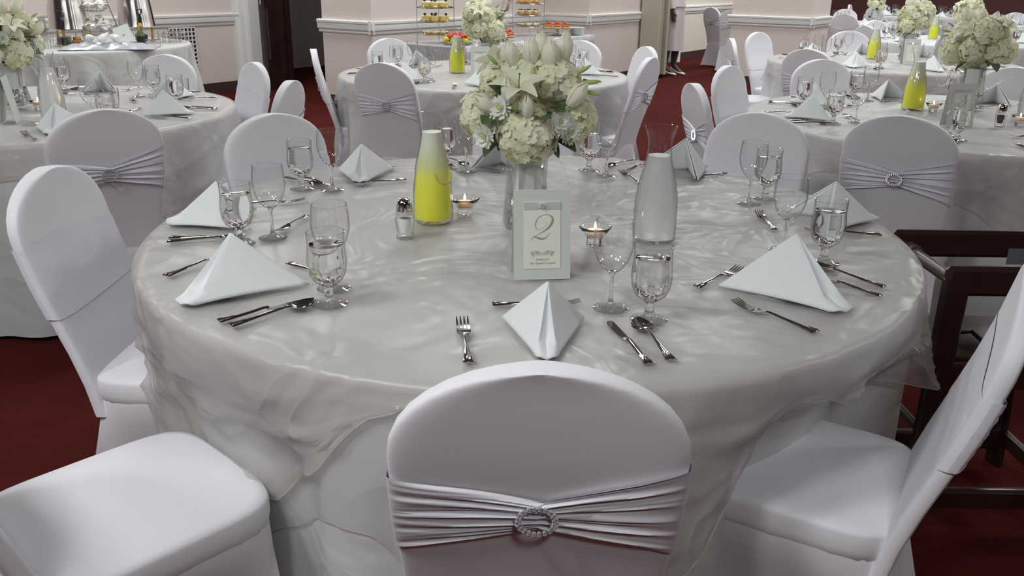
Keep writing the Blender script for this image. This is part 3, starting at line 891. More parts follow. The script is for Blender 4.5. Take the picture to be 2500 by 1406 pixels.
S2('at the far left seat', (-.527, 2.45), (-.617, 2.455), (-.470, 2.665, -88), [('knife', -.67, 2.625, -44), ('spoon', -.70, 2.591, -37), ('dfork', -.515, 2.85, -38), ('fork', -.332, 2.590, -150)])
S2('at the far seat behind the bouquet', (-.152, 2.72), (-.225, 2.815), (-.045, 2.82, 90), [('spoon', -.235, 2.94, -60), ('knife', -.275, 2.925, -62), ('dfork', .06, 2.715, 166), ('fork', .10, 2.90, -95)])
S2('at the far right seat', (.295, 2.686), (.245, 2.758), (.545, 2.755, 50, 1.1), [('spoon', .415, 2.935, -131), ('knife', .462, 2.895, -126), ('dfork', .387, 2.585, 104), ('fork', .685, 2.742, -142)])
S2('at the right seat by the high chair', (.660, 2.345), (.722, 2.408), (.83, 2.175, 17, 1.1), [('dfork', .657, 2.078, 89), ('fork', .911, 2.046, 172)])
S2('at the front right seat', (.632, 1.912), (.693, 1.823), (.556, 1.648, -60, 1.25), [('dfork', .376, 1.646, 46), ('fork', .545, 1.417, 128), ('spoon', .76, 1.655, 123), ('knife', .733, 1.605, 127)])

# ---- the other numbered tables: the same setting repeated round each table
SEAT = {-90: 'nearest seat', -45: 'front right seat', 0: 'right seat', 45: 'far right seat', 90: 'far seat', 135: 'far left seat', 180: 'left seat', -135: 'front left seat'}
def setting(tb, ang0, ang, full=True, jit=0):
    c = TABLES[tb]; rnd = random.Random(ang * 7 + len(tb) + ord(tb[0])); seat = SEAT[ang0]; of = ' at the ' + seat + ' of ' + TABLE_TXT.get(tb, 'a far table')
    a = math.radians(ang); ca, sa = math.cos(a), math.sin(a); z = TOPF
    def W(rad, lat): return (c[0] + ca * rad - sa * lat, c[1] + sa * rad + ca * lat)
    def ok(p): return inview((p[0], p[1], z + .06), 40, 40)
    jj = lambda q: rnd.uniform(-q, q)
    p = W(.66 + jj(.02), jj(.02))
    if ok(p): napkin((*p, z), ang + jj(25), 'white pyramid napkin' + of, 'pyramid napkins', 1.05)
    p = W(.56 + jj(.015), .145 + jj(.015))
    if ok(p): place_wine((*p, z), 'empty wine glass' + of, 'wine glasses', True)
    p = W(.65 + jj(.01), .185 + jj(.012))
    if ok(p): place_goblet((*p, z), 'goblet of water' + of, 'water goblets', True)
    if full:
        for kind, rad, lat, tn in (('knife', .86, .125, 180), ('spoon', .85, .165, 176), ('fork', .86, -.135, 180), ('dfork', .50, .10, -92)):
            p = W(rad + jj(.01), lat + jj(.008)); m_ = W(rad - .1, lat)
            if ok(p) or ok(m_):
                cutlery(kind, (*p, z + .001), ang + tn + jj(8), {'fork': 'silver dinner fork', 'dfork': 'silver dessert fork', 'spoon': 'silver spoon', 'knife': 'silver knife'}[kind] + of, 'silver cutlery')
for tb, rot, skip in (('1', -5, (180, 135)), ('6', 0, ()), ('3', 5, ()), ('8', 0, ()), ('9', 20, ())):
    for k in (-135, -90, -45, 0, 45, 90, 135, 180):
        if k not in skip: setting(tb, k, k + rot, tb != '9')
for tb in ('10', '11', '12'):
    c = TABLES[tb]
    for k in range(8):
        a = k * PI / 4 + .2
        p = (c[0] + .66 * math.cos(a), c[1] + .66 * math.sin(a), TZ + .001)
        if inview(p, 10, 40):
            napkin(p, math.degrees(a), 'small white pyramid napkin ' + FAR[tb], 'napkins ' + FAR[tb])
            for dr, dl, fn in ((.54, .14, place_wine), (.63, .2, place_goblet)):
                q = (c[0] + dr * math.cos(a) - dl * math.sin(a), c[1] + dr * math.sin(a) + dl * math.cos(a), TZ + .001)
                fn(q, ('small wine glass ' if fn is place_wine else 'small water goblet ') + FAR[tb], 'glasses ' + FAR[tb], True)
# the two tumblers of table one
for p, s in (((-1.87, 4.04), 'beside the wine glass before the front chair'), ((-1.70, 4.47), 'beside the far right napkin')):
    o = link('tumbler', tumbler_me); o.location = (*p, TOPF); tag(o, 'plain water tumbler ' + s + ' before the coffee station', 'glass', 'tumblers')

# ------------------------------------------------------------------ carafes
CAR_OUT = [(0, .002), (.046, .000), (.0505, .004), (.0515, .012), (.0512, .06), (.0515, .090), (.0500, .110), (.0445, .140), (.0365, .172), (.0300, .200), (.0272, .222), (.0282, .238), (.0325, .256), (.0365, .268), (.0372, .272)]
def carafe_glass():
    mb = MB(); inn = [(max(0, r - .0025), z + (.006 if z < .02 else 0)) for r, z in reversed(CAR_OUT)]
    inn[0] = (.0350, .2728); inn[-1] = (0, .008)
    prof = CAR_OUT + [(.0366, .2728), (.0358, .2725)]
    mb.lathe(prof, 40)
    # two thumb dimples pressed into the shoulder and a scalloped collar of relief below the lip
    out = []
    for x, y, z in mb.v:
        r = math.hypot(x, y)
        if r > .01:
            a = math.atan2(y, x); k = 1.0
            d = math.exp(-((z - .105) / .016) ** 2)
            for a0 in (0.0, PI):
                da = (a - a0 + PI) % (2 * PI) - PI
                k -= .16 * d * math.exp(-(da / .30) ** 2)
            k += .02 * math.exp(-((z - .225) / .012) ** 2) * math.cos(10 * a)
            x, y = x * k, y * k
        out.append((x, y, z))
    mb.v = out
    return recalc(mb.mesh('glass', M['thin'], True, 60))
def carafe_fill(level, m):
    pr = [(0, .0085)] + [(r - .0032, max(z, .0085)) for r, z in CAR_OUT[1:] if z < level]
    rl = interp([z for r, z in CAR_OUT], [r for r, z in CAR_OUT], level) - .0032
    pr += [(rl, level), (0, level + .0005)]
    mb = MB(); mb.lathe(pr, 36)
    out = []
    for x, y, z in mb.v:
        r = math.hypot(x, y)
        if r > .01:
            a = math.atan2(y, x); k = 1.0; d = math.exp(-((z - .105) / .02) ** 2)
            for a0 in (0.0, PI):
                da = (a - a0 + PI) % (2 * PI) - PI
                k -= .17 * d * math.exp(-(da / .36) ** 2)
            x, y = x * k, y * k
        out.append((x, y, z))
    mb.v = out
    return recalc(mb.mesh('drink', m, True, 50))

def lemonade_mat():
    """cloudy lemonade: settled yellow pulp below, paler icy drink above"""
    m = mat('lemonade', (.6, .6, .06), .25, **{'Subsurface Weight': .25, 'Subsurface Radius': (.03, .03, .01), 'IOR': 1.34})
    nt = m.node_tree; b = nt.nodes['Principled BSDF']; tc = nt.nodes.new('ShaderNodeTexCoord'); sp = nt.nodes.new('ShaderNodeSeparateXYZ')
    nz = nt.nodes.new('ShaderNodeTexNoise'); nz.inputs['Scale'].default_value = 22; nz.inputs['Detail'].default_value = 5
    ad = nt.nodes.new('ShaderNodeMath'); ad.operation = 'MULTIPLY_ADD'; ad.inputs[1].default_value = .045; 
    rp = nt.nodes.new('ShaderNodeValToRGB')
    el = rp.color_ramp.elements
    el[0].position = .11; el[0].color = (.84, .85, .06, 1)
    el[1].position = .225; el[1].color = (.76, .79, .68, 1)
    e = el.new(.135); e.color = (.84, .85, .12, 1)
    e = el.new(.170); e.color = (.70, .72, .36, 1)
    nt.links.new(tc.outputs['Object'], sp.inputs[0]); nt.links.new(tc.outputs['Object'], nz.inputs['Vector'])
    nt.links.new(nz.outputs['Fac'], ad.inputs[0]); nt.links.new(sp.outputs['Z'], ad.inputs[2]); nt.links.new(ad.outputs[0], rp.inputs[0]); nt.links.new(rp.outputs[0], b.inputs['Base Color'])
    return m
M['lemonade'] = lemonade_mat()
M['cold_water'] = mat('iced_water', (.93, .96, .95), .30, **{'Transmission Weight': .86, 'IOR': 1.28, 'Specular IOR Level': .3})
car_glass = carafe_glass()
lem_fill = carafe_fill(.228, M['lemonade']); wat_fill = carafe_fill(.205, M['cold_water'])
def lemon_slice(parent, loc, rot):
    mb = MB(); mb.lathe([(0, -.0025), (.0235, -.0025), (.0242, 0), (.0235, .0025), (0, .0025)], 24); s = mb.build('lemon_slice', M['lemon_flesh'], parent)
    s.location = loc; s.rotation_euler = rot
    mb = MB(); mb.tube([(.0240 * math.cos(a), .0240 * math.sin(a), 0) for a in [2 * PI * i / 24 for i in range(25)]], .0019, 6); mb.build('peel', M['lemon_peel'], s)
def make_lemonade():
    t = tag(empty('lemonade_carafe'), 'x', 'carafe', 'lemonade carafes')
    link('glass', car_glass, t); link('lemonade', lem_fill, t)
    lemon_slice(t, (.0292, -.028, .125), (1.25, .25, .55))
    return snapshot(t)
def make_water():
    t = tag(empty('water_carafe'), 'x', 'carafe', 'water carafes')
    link('glass', car_glass, t); link('water', wat_fill, t)
    return snapshot(t)
lemonade, waterc = make_lemonade(), make_water()
L_ = 'glass carafe of yellow lemonade '
place(lemonade, (-.205, 2.142, TOP), 0, L_ + 'with a lemon slice beside the salt shaker on table two')
place(lemonade, (-.375, 5.74, TOPF), 2.6, L_ + 'on table six')
place(lemonade, (1.97, 4.31, TOPF), 2.2, L_ + 'on table three')
place(lemonade, (2.90, 7.20, TOPF), 2.9, L_ + 'on table eight')
place(lemonade, (4.62, 9.9, TZ), 1.0, L_ + 'on the table behind table eight')
W_ = 'clear frosty carafe of iced water '
place(waterc, (.341, 1.996, TOP), .25, W_ + 'in front of the far right napkin of table two')
place(waterc, (-1.99, 3.74, TOPF), .8, W_ + 'beside the bouquet at the left picture edge')
place(waterc, (2.40, 4.05, TOPF), .8, W_ + 'at the right picture edge on table three')
place(waterc, (3.30, 6.86, TOPF), .8, W_ + 'on table eight')

# ------------------------------------------------------------------ salt shaker, tea lights
def make_shaker(content, nm):
    t = tag(empty('salt_shaker' if nm == 'salt' else 'pepper_shaker'), 'x', 'shaker', 'table shakers')
    mb = MB(); rings = []
    for z, r in ((0, .0195), (.004, .0215), (.009, .0205), (.013, .0175), (.030, .0205), (.046, .0225), (.060, .0205), (.064, .0195)):
        rings.append([((r + .0010 * math.cos(8 * 2 * PI * i / 48)) * math.cos(2 * PI * i / 48), (r + .0010 * math.cos(8 * 2 * PI * i / 48)) * math.sin(2 * PI * i / 48), z) for i in range(48)])
    mb.loft(rings, True, True, True); g = mb.build('glass_body', M['thin'], t); fix(g)
    mb = MB(); mb.lathe([(0, .016), (.0105, .016), (.0145, .036), (.0155, .050), (0, .052)], 16); fix(mb.build(nm, M[content], t))
    mb = MB(); mb.lathe([(.0205, .060), (.0210, .061), (.0205, .072), (.0185, .086), (.0155, .095), (.0115, .098), (0, .0985)], 28); mb.build('cap', M['chrome'], t)
    return snapshot(t)
salt = make_shaker('salt', 'salt'); pepper = make_shaker('pepper', 'pepper')
place(salt, (-.257, 1.974, TOP), .3, 'salt shaker of faceted glass with chrome cap on table two')
place(pepper, (2.13, 3.80, TOPF), .3, 'dark pepper shaker beside the card of table three')

def make_tea():
    t = tag(empty('tea_light_holder'), 'x', 'candle', 'glass tea light holders')
    mb = MB(); rings = []; n = 48
    out = [(0.0, .0185), (.003, .0195), (.016, .0185), (.020, .0200), (.026, .0265), (.034, .0315), (.044, .0385)]
    inn = [(.0455, .0372), (.043, .034), (.034, .0270), (.025, .0215), (.022, .0205), (.021, .004)]
    for z, r in out + inn:
        k = .06 if z < .02 else .025
        rings.append([(r * (1 + k * math.cos(6 * 2 * PI * i / n)) * math.cos(2 * PI * i / n), r * (1 + k * math.cos(6 * 2 * PI * i / n)) * math.sin(2 * PI * i / n), z) for i in range(n)])
    mb.loft(rings, True, True, True); fix(mb.build('glass_cup', M['glass_thick'], t))
    mb = MB(); mb.lathe([(0, .0222), (.0188, .0222), (.0192, .036), (.0182, .036), (.018, .0345), (0, .034)], 24); w = mb.build('wax', M['wax'], t)
    mb = MB(); mb.tube([(0, 0, .034), (.0005, 0, .040)], .0007, 6); mb.build('wick', M['black_plastic'], t)
    mb = MB(); mb.lathe([(0, .037), (.0022, .0395), (.0032, .043), (.0026, .048), (.001, .054), (0, .057)], 10); mb.build('flame', M['flame'], t)
    return snapshot(t)
tea = make_tea()
T_ = 'lit tea light in a small glass cup '
place(tea, (-.127, 2.20, TOP), 0, T_ + 'beside the lemonade carafe on table two')
place(tea, (.194, 1.945, TOP), .3, T_ + 'beside the number card on table two')
place(tea, (-2.16, 3.94, TOPF), .3, T_ + 'beside the water carafe at far left')
place(tea, (2.03, 4.22, TOPF), .3, T_ + 'beside the lemonade carafe of table three')
place(tea, (2.24, 3.84, TOPF), .3, T_ + 'near the right picture edge on table three')
place(tea, (2.83, 6.90, TOPF), .3, T_ + 'on table eight')

# ------------------------------------------------------------------ number cards
GL = {
 '2': [[(403, 295, 3), (385, 335, 3), (360, 370, 3), (325, 405, 3), (290, 428, 3), (235, 440, 4), (198, 415, 7), (183, 370, 12), (186, 320, 14), (215, 250, 12), (250, 215, 10), (290, 190, 8), (350, 172, 7), (410, 170, 7), (460, 190, 14), (492, 225, 25), (500, 265, 32), (480, 330, 36), (445, 380, 34), (400, 425, 28), (350, 462, 18), (300, 490, 11), (250, 515, 7), (200, 543, 6), (150, 575, 6), (115, 605, 7), (98, 640, 6)],
       [(112, 605, 4), (140, 583, 9), (175, 575, 16), (225, 586, 27), (270, 603, 30), (320, 608, 26), (370, 590, 14), (405, 558, 8), (430, 520, 5), (442, 490, 4)]],
 '6': [[(455, 170, 5), (400, 200, 9), (330, 260, 16), (260, 350, 26), (215, 450, 32), (210, 530, 28), (240, 585, 16), (300, 600, 7), (360, 565, 12), (405, 500, 22), (420, 430, 24), (390, 385, 12), (330, 390, 6), (270, 430, 5), (220, 490, 4)]],
 '8': [[(450, 215, 8), (400, 180, 7), (340, 190, 10), (300, 240, 22), (315, 310, 30), (365, 380, 32), (400, 450, 30), (390, 530, 18), (330, 585, 8), (250, 585, 10), (195, 540, 18), (195, 470, 18), (250, 415, 8), (340, 370, 6), (430, 310, 8), (475, 255, 14), (450, 215, 8)]],
 '3': [[(225, 265, 14), (260, 210, 7), (330, 175, 6), (400, 185, 14), (435, 235, 28), (415, 300, 26), (360, 350, 12), (300, 368, 5), (370, 380, 8), (425, 430, 24), (430, 500, 32), (380, 565, 22), (300, 595, 9), (220, 580, 10), (170, 535, 16), (175, 495, 14)]],
}
GL['9'] = [[(620 - x, 770 - y, w) for x, y, w in GL['6'][0]]]
CW, CH = .1185, .186
IW, IH = .0700, .1345          # ivory insert; 616 x 1090 units
def glyph(n):
    mb = MB(); k = IW / 616
    for path in GL[n]:
        P = [Vector((x * k - IW / 2, 0, IH - y * k)) for x, y, w in path]; Wd = [w * k * .62 for x, y, w in path]
        pts = []; ws = []
        for i in range(len(P) - 1):
            p0, p1, p2, p3 = P[max(i - 1, 0)], P[i], P[i + 1], P[min(i + 2, len(P) - 1)]
            for s in range(5):
                u = s / 5
                pts.append(.5 * ((2 * p1) + (p2 - p0) * u + (2 * p0 - 5 * p1 + 4 * p2 - p3) * u * u + (3 * p1 - p0 - 3 * p2 + p3) * u ** 3)); ws.append(Wd[i] * (1 - u) + Wd[i + 1] * u)
        pts.append(P[-1]); ws.append(Wd[-1]); vv = []
        for i, p in enumerate(pts):
            t = (pts[min(i + 1, len(pts) - 1)] - pts[max(i - 1, 0)]).normalized(); nn = Vector((-t.z, 0, t.x))
            # broad-nib look: stroke widens along the normal
            vv += [tuple(p + nn * ws[i]), tuple(p - nn * ws[i])]
        mb.add(vv, [(2 * i, 2 * i + 1, 2 * i + 3, 2 * i + 2) for i in range(len(pts) - 1)])
    return mb.mesh('numeral', M['ink'], False)
def text_mesh(body, size):
    cu = bpy.data.curves.new('caption', 'FONT'); cu.body = body; cu.size = size; cu.shear = .45; cu.align_x = 'CENTER'; cu.resolution_u = 2; cu.space_character = .92
    o = bpy.data.objects.new('caption', cu); col.objects.link(o)
    dg = bpy.context.evaluated_depsgraph_get(); me = bpy.data.meshes.new_from_object(o.evaluated_get(dg))
    bpy.data.objects.remove(o); me.materials.clear(); me.materials.append(M['ink'])
    for v in me.vertices: x, y, z = v.co; v.co = (x, 0, y)
    return me
cap1, cap2 = text_mesh('Invitation to', .0062), text_mesh('Our Special Occasion', .0068)
def spiral(mb, c, r, turns, a0, sgn, w=.00022):
    pts = []; n = int(14 * turns)
    for i in range(n + 1):
        u = i / n; a = a0 + sgn * 2 * PI * turns * u; rr = r * (1 - .75 * u)
        pts.append((c[0] + rr * math.cos(a), 0, c[1] + rr * math.sin(a)))
    vv = []
    for i, p in enumerate(pts):
        q0, q1 = Vector(pts[max(i - 1, 0)]), Vector(pts[min(i + 1, n)]); t = (q1 - q0).normalized()
        ww = w * (.6 + 1.6 * math.sin(PI * i / n)); vv += [(p[0] - t.z * ww, 0, p[2] + t.x * ww), (p[0] + t.z * ww, 0, p[2] - t.x * ww)]
    mb.add(vv, [(2 * i, 2 * i + 1, 2 * i + 3, 2 * i + 2) for i in range(n)])
mb = MB()
for sg in (-1, 1):
    for cx, cz, r, tn, a0, s in ((.004, .0, .0038, 1.3, 0, 1), (.009, .001, .0042, 1.4, 2.5, -1), (.0155, .0035, .0046, 1.5, 3.6, 1), (.0105, .0055, .0030, 1.2, 1.0, -1), (.0205, .001, .0036, 1.4, 3.2, 1), (.0225, .0035, .0026, 1.2, .5, -1), (.0185, -.003, .0026, 1.2, 1.6, -1)):
        spiral(mb, (sg * cx, cz), r, tn, a0 if sg > 0 else PI - a0, s * sg)
orn_me = mb.mesh('scroll_ornament', M['ink'], False)
def make_card(num, full=True):
    t = tag(empty('number_card'), 'x', 'table card', 'table number cards')
    lean = math.radians(9)
    fr = MB(); fr.box((0, 0, CH / 2), (CW, .0012, CH)); f = fr.build('front_panel', M['card'], t, False); f.location = (0, -.030, 0); f.rotation_euler = (-lean, 0, 0)
    bk = MB(); bk.box((0, 0, CH / 2), (CW, .0012, CH)); b = bk.build('back_panel', M['card'], t, False); b.location = (0, .029, 0); b.rotation_euler = (lean, 0, 0)
    ins = MB(); ins.box((0, -.0012, IH / 2), (IW + .006, .0010, IH + .006)); i_ = ins.build('insert', M['insert'], f, False); i_.location = (0, 0, .026)
    g = link('numeral', glyph(num), f); g.location = (.0, -.0020, .020)
    if full:
        o = link('scroll_ornament', orn_me, f); o.location = (0, -.0020, .054)
        o = link('caption', cap1, f); o.location = (0, -.0020, .0405)
        o = link('caption', cap2, f); o.location = (0, -.0020, .0325)
    mb = MB(); rows = []
    for k in range(25):
        u = k / 24 * 2 - 1; w = .0075 - .0035 * math.exp(-(u / .22) ** 2)
        rows.append([(u * (IW / 2 + .003), -.0024 - .0012 * math.exp(-(u / .3) ** 2), .1535 + w), (u * (IW / 2 + .003), -.0030 - .002 * math.exp(-(u / .3) ** 2), .1535), (u * (IW / 2 + .003), -.0024 - .0012 * math.exp(-(u / .3) ** 2), .1535 - w)])
    mb.loft(rows, False); mb.build('ribbon', M['ribbon'], f)
    mb = MB(); mb.ball((0, -.006, .1535), .0022, 6, 4)
    for k in range(7): a = 2 * PI * k / 7; mb.ball((.0040 * math.cos(a), -.0058, .1535 + .0040 * math.sin(a)), .0019, 6, 4)
    mb.build('brooch', M['strass'], f, False)
    return t
for num, x, y, rz, lab in (('2', .059, 1.722, .12, 'silver grey tent card with large script number 2 on table two'), ('6', -.215, 5.49, .0, 'tent card with script number 6 on table six'),
                           ('3', 1.94, 3.80, .05, 'tent card with script number 3 on table three'), ('8', 3.0, 6.74, -.1, 'tent card with script number 8 on table eight'), ('9', 5.0, 9.3, -.3, 'tent card with script number 9 on the table behind table eight')):
    c = make_card(num, num in '23'); c.location = (x, y, TOP if num == '2' else TOPF); c.rotation_euler = (0, 0, rz); c['label'] = lab
c = tag(empty('number_card', (-2.10, 3.60, TOPF), 1.9), 'plain back of a grey tent card cut by the left picture edge', 'table card', 'table number cards')
for s in (-1, 1):
    mb = MB(); mb.box((0, 0, CH / 2), (CW, .0012, CH)); o = mb.build('front_panel' if s < 0 else 'back_panel', M['card'], c, False); o.location = (0, .0295 * s, 0); o.rotation_euler = (s * math.radians(9), 0, 0)

# ------------------------------------------------------------------ vases and bouquets
VH = .205
def make_vase():
    t = tag(empty('flower_vase'), 'x', 'vase', 'twisted glass vases')
    def ring(z, grow):
        k = z / VH; w = interp([0, .25, .6, 1], [.054, .047, .040, .041], k) - grow; tw = .12 + .5 * k; r = []
        for e in range(4):
            for i in range(8):
                u = i / 8 * 2 - 1; x, y = (u * w, -w) if e == 0 else (w, u * w) if e == 1 else (-u * w, w) if e == 2 else (-w, -u * w)
                q = (x * x + y * y) ** .5; m_ = min(1, w * 1.34 / q); x *= m_; y *= m_
                r.append((x * math.cos(tw) - y * math.sin(tw), x * math.sin(tw) + y * math.cos(tw), z))
        return r
    mb = MB(); zs = [0, .012, .04, .08, .12, .16, VH]
    rings = [ring(z, 0) for z in zs] + [ring(z, .0032) for z in reversed(zs[1:])]
    mb.loft(rings, True, True, True); fix(mb.build('glass', M['thin'], t))
    # clear gel beads in the foot and pale satin wrapped inside the neck
    mb = MB(); rnd = random.Random(5)
    for k in range(150):
        z = .016 + .075 * rnd.random() ** 1.5; w = interp([0, .05, .12], [.046, .042, .036], z); x, y = rnd.uniform(-w, w), rnd.uniform(-w, w)
        tw = .12 + .5 * z / VH; mb.ball((x * math.cos(tw) - y * math.sin(tw), x * math.sin(tw) + y * math.cos(tw), z), .0052, 6, 4)
    b = mb.build('gel_beads', M['glitter'], t, False); b['kind'] = 'stuff'
    mb = MB(); mb.loft([[(q[0] * .8, q[1] * .8, q[2]) for q in ring(z, .004)] for z in (.085, .12, .16, .2)], True); mb.build('satin_lining', M['white_satin'], t)
    # glitter ribbon hanging down the front face
    rows = []
    for k in range(9):
        z = .200 - .105 * k / 8; w = interp([0, .25, .6, 1], [.054, .047, .040, .041], z / VH)
        rows.append([(-.019, -w - .004, z), (0, -w - .0055, z), (.019, -w - .004, z)])
    mb = MB(); mb.loft(rows, False); mb.build('glitter_ribbon', M['glitter'], t)
    return snapshot(t)
vase = make_vase()

def frame_z(n):
    n = Vector(n).normalized(); x = Vector((0, 0, 1)).cross(n)
    if x.length < 1e-3: x = Vector((1, 0, 0))
    x.normalize(); y = n.cross(x); return x, y, n
def hydrangea(seed, r, nf=80, sc=(1, 1, .86)):
    rnd = random.Random(seed); mb = MB(); g = PI * (3 - 5 ** .5)
    for i in range(nf):
        zz = 1 - 1.72 * (i + .5) / nf; rr = math.sqrt(max(0, 1 - zz * zz)); a = g * i + rnd.uniform(-.2, .2)
        n = Vector((rr * math.cos(a), rr * math.sin(a), zz)); c = Vector((n.x * sc[0], n.y * sc[1], n.z * sc[2])) * r * rnd.uniform(.90, 1.06)
        n = (n + Vector((rnd.uniform(-.3, .3), rnd.uniform(-.3, .3), rnd.uniform(-.3, .3)))).normalized()
        x, y, nn = frame_z(n); sp = rnd.uniform(0, 1.6); L = r * rnd.uniform(.21, .28)
        for k in range(4):
            t = sp + k * PI / 2; d = x * math.cos(t) + y * math.sin(t); e = -x * math.sin(t) + y * math.cos(t); vv = []
            for u, w, h in ((.05, .06, 0), (.45, .50, .10), (.85, .56, .10), (1.06, .26, .02)):
                for q in (-1, 0, 1):
                    vv.append(tuple(c + d * (u * L) + e * (q * w * L) + nn * ((h - (.10 if q == 0 else 0)) * L)))
            mb.add(vv, [(a_ * 3 + b_, a_ * 3 + b_ + 1, a_ * 3 + b_ + 4, a_ * 3 + b_ + 3) for a_ in range(3) for b_ in range(2)])
    mb.ball((0, 0, -.1 * r), r * .82, 12, 8, sc)
    return mb.mesh('hydrangea', M['hydrangea'], True, None)
def mum_mesh(seed=1, r=.030):
    rnd = random.Random(seed); mb = MB()
    for ring, (n, L, tilt) in enumerate(((18, 1.0, .12), (16, .85, .45), (12, .62, .85), (8, .40, 1.15))):
        for k in range(n):
            a = 2 * PI * (k + .5 * ring) / n + rnd.uniform(-.08, .08); l = L * r * rnd.uniform(.9, 1.08); tl = tilt + rnd.uniform(-.1, .1)
            d = Vector((math.cos(a) * math.cos(tl), math.sin(a) * math.cos(tl), math.sin(tl))); e = Vector((-math.sin(a), math.cos(a), 0)); up = d.cross(e) * -1; vv = []
            for u, w, h in ((.1, .06, 0), (.5, .12, .05), (.85, .14, .02), (1, .06, -.03)):
                for q in (-1, 0, 1): vv.append(tuple(d * (u * l) + e * (q * w * r) + up * ((h - (.03 if q == 0 else 0)) * r)))
            mb.add(vv, [(a_ * 3 + b_, a_ * 3 + b_ + 1, a_ * 3 + b_ + 4, a_ * 3 + b_ + 3) for a_ in range(3) for b_ in range(2)])
    return mb.mesh('chrysanthemum', M['mum'], True, None)
def petal_patch(L, W, fn, nu=8, nv=5):
    mb = MB(); vv = []
    for i in range(nu + 1):
        for j in range(nv + 1): vv.append(fn(i / nu, j / nv * 2 - 1))
    N = nv + 1; mb.add(vv, [(i * N + j, i * N + j + 1, i * N + N + j + 1, i * N + N + j) for i in range(nu) for j in range(nv)]); return mb
def tulip_petal(r=.0185, h=.066):
    def fn(u, v):
        rad = r * (math.sin(PI * (.10 + .80 * u)) ** .7) * (1.0 if u < .7 else 1 - .45 * (u - .7) / .3)
        ang = v * (.78 * (1 - .72 * max(0, u - .55) / .45)); return (rad * math.cos(ang) * (1 + .10 * abs(v)), rad * math.sin(ang) * 1.0, h * u - .02 * h * v * v)
    return petal_patch(1, 1, fn).mesh('petal', M['tulip'], True, None)
def lily_petal(L=.082, W=.017):
    def fn(u, v):
        w = W * math.sin(PI * min(1, .08 + .90 * u)) ** .8; out = L * (.25 * u + .62 * u ** 2.2); up = L * (.86 * u - .46 * u ** 2.6)
        return (out, v * w, up + .18 * w * abs(v) ** 1.5)
    return petal_patch(1, 1, fn, 10, 6).mesh('petal', M['lily'], True, None)
def leaf_mesh(L=.075, W=.022):
    def fn(u, v):
        w = W * math.sin(PI * min(1, .04 + .93 * u)) ** .9 * (1 + .08 * math.sin(u * 40)); return (v * w, L * u, .25 * w * abs(v) - .3 * L * u * u * .4)
    return petal_patch(1, 1, fn, 8, 4).mesh('leaf', M['leaf'], True, None)
hyd = [hydrangea(2, .066, 92), hydrangea(7, .052, 74), hydrangea(13, .052, 74)]
mum_me, tul_me, lil_me, leaf_me = mum_mesh(), tulip_petal(), lily_petal(), leaf_mesh()
mb = MB(); mb.ball((0, 0, .006), .0062, 10, 6, (1, 1, .7)); eye_me = mb.mesh('eye', M['mum_eye'])
mb = MB(); mb.lathe([(0, -.004), (.004, 0), (.0062, .012), (.0058, .026), (.003, .038), (0, .043)], 10); bud_me = mb.mesh('bud', M['bud'])
mb = MB(); mb.tube([(0, 0, 0), (.001, 0, .03), (.003, 0, .052)], .0011, 6); mb.ball((.003, 0, .053), .0028, 6, 4); pist_me = mb.mesh('pistil', M['anther'])
mb = MB(); mb.tube([(0, 0, 0), (0, 0, -.05)], .0026, 6); stem_me = mb.mesh('stem', M['bud'])

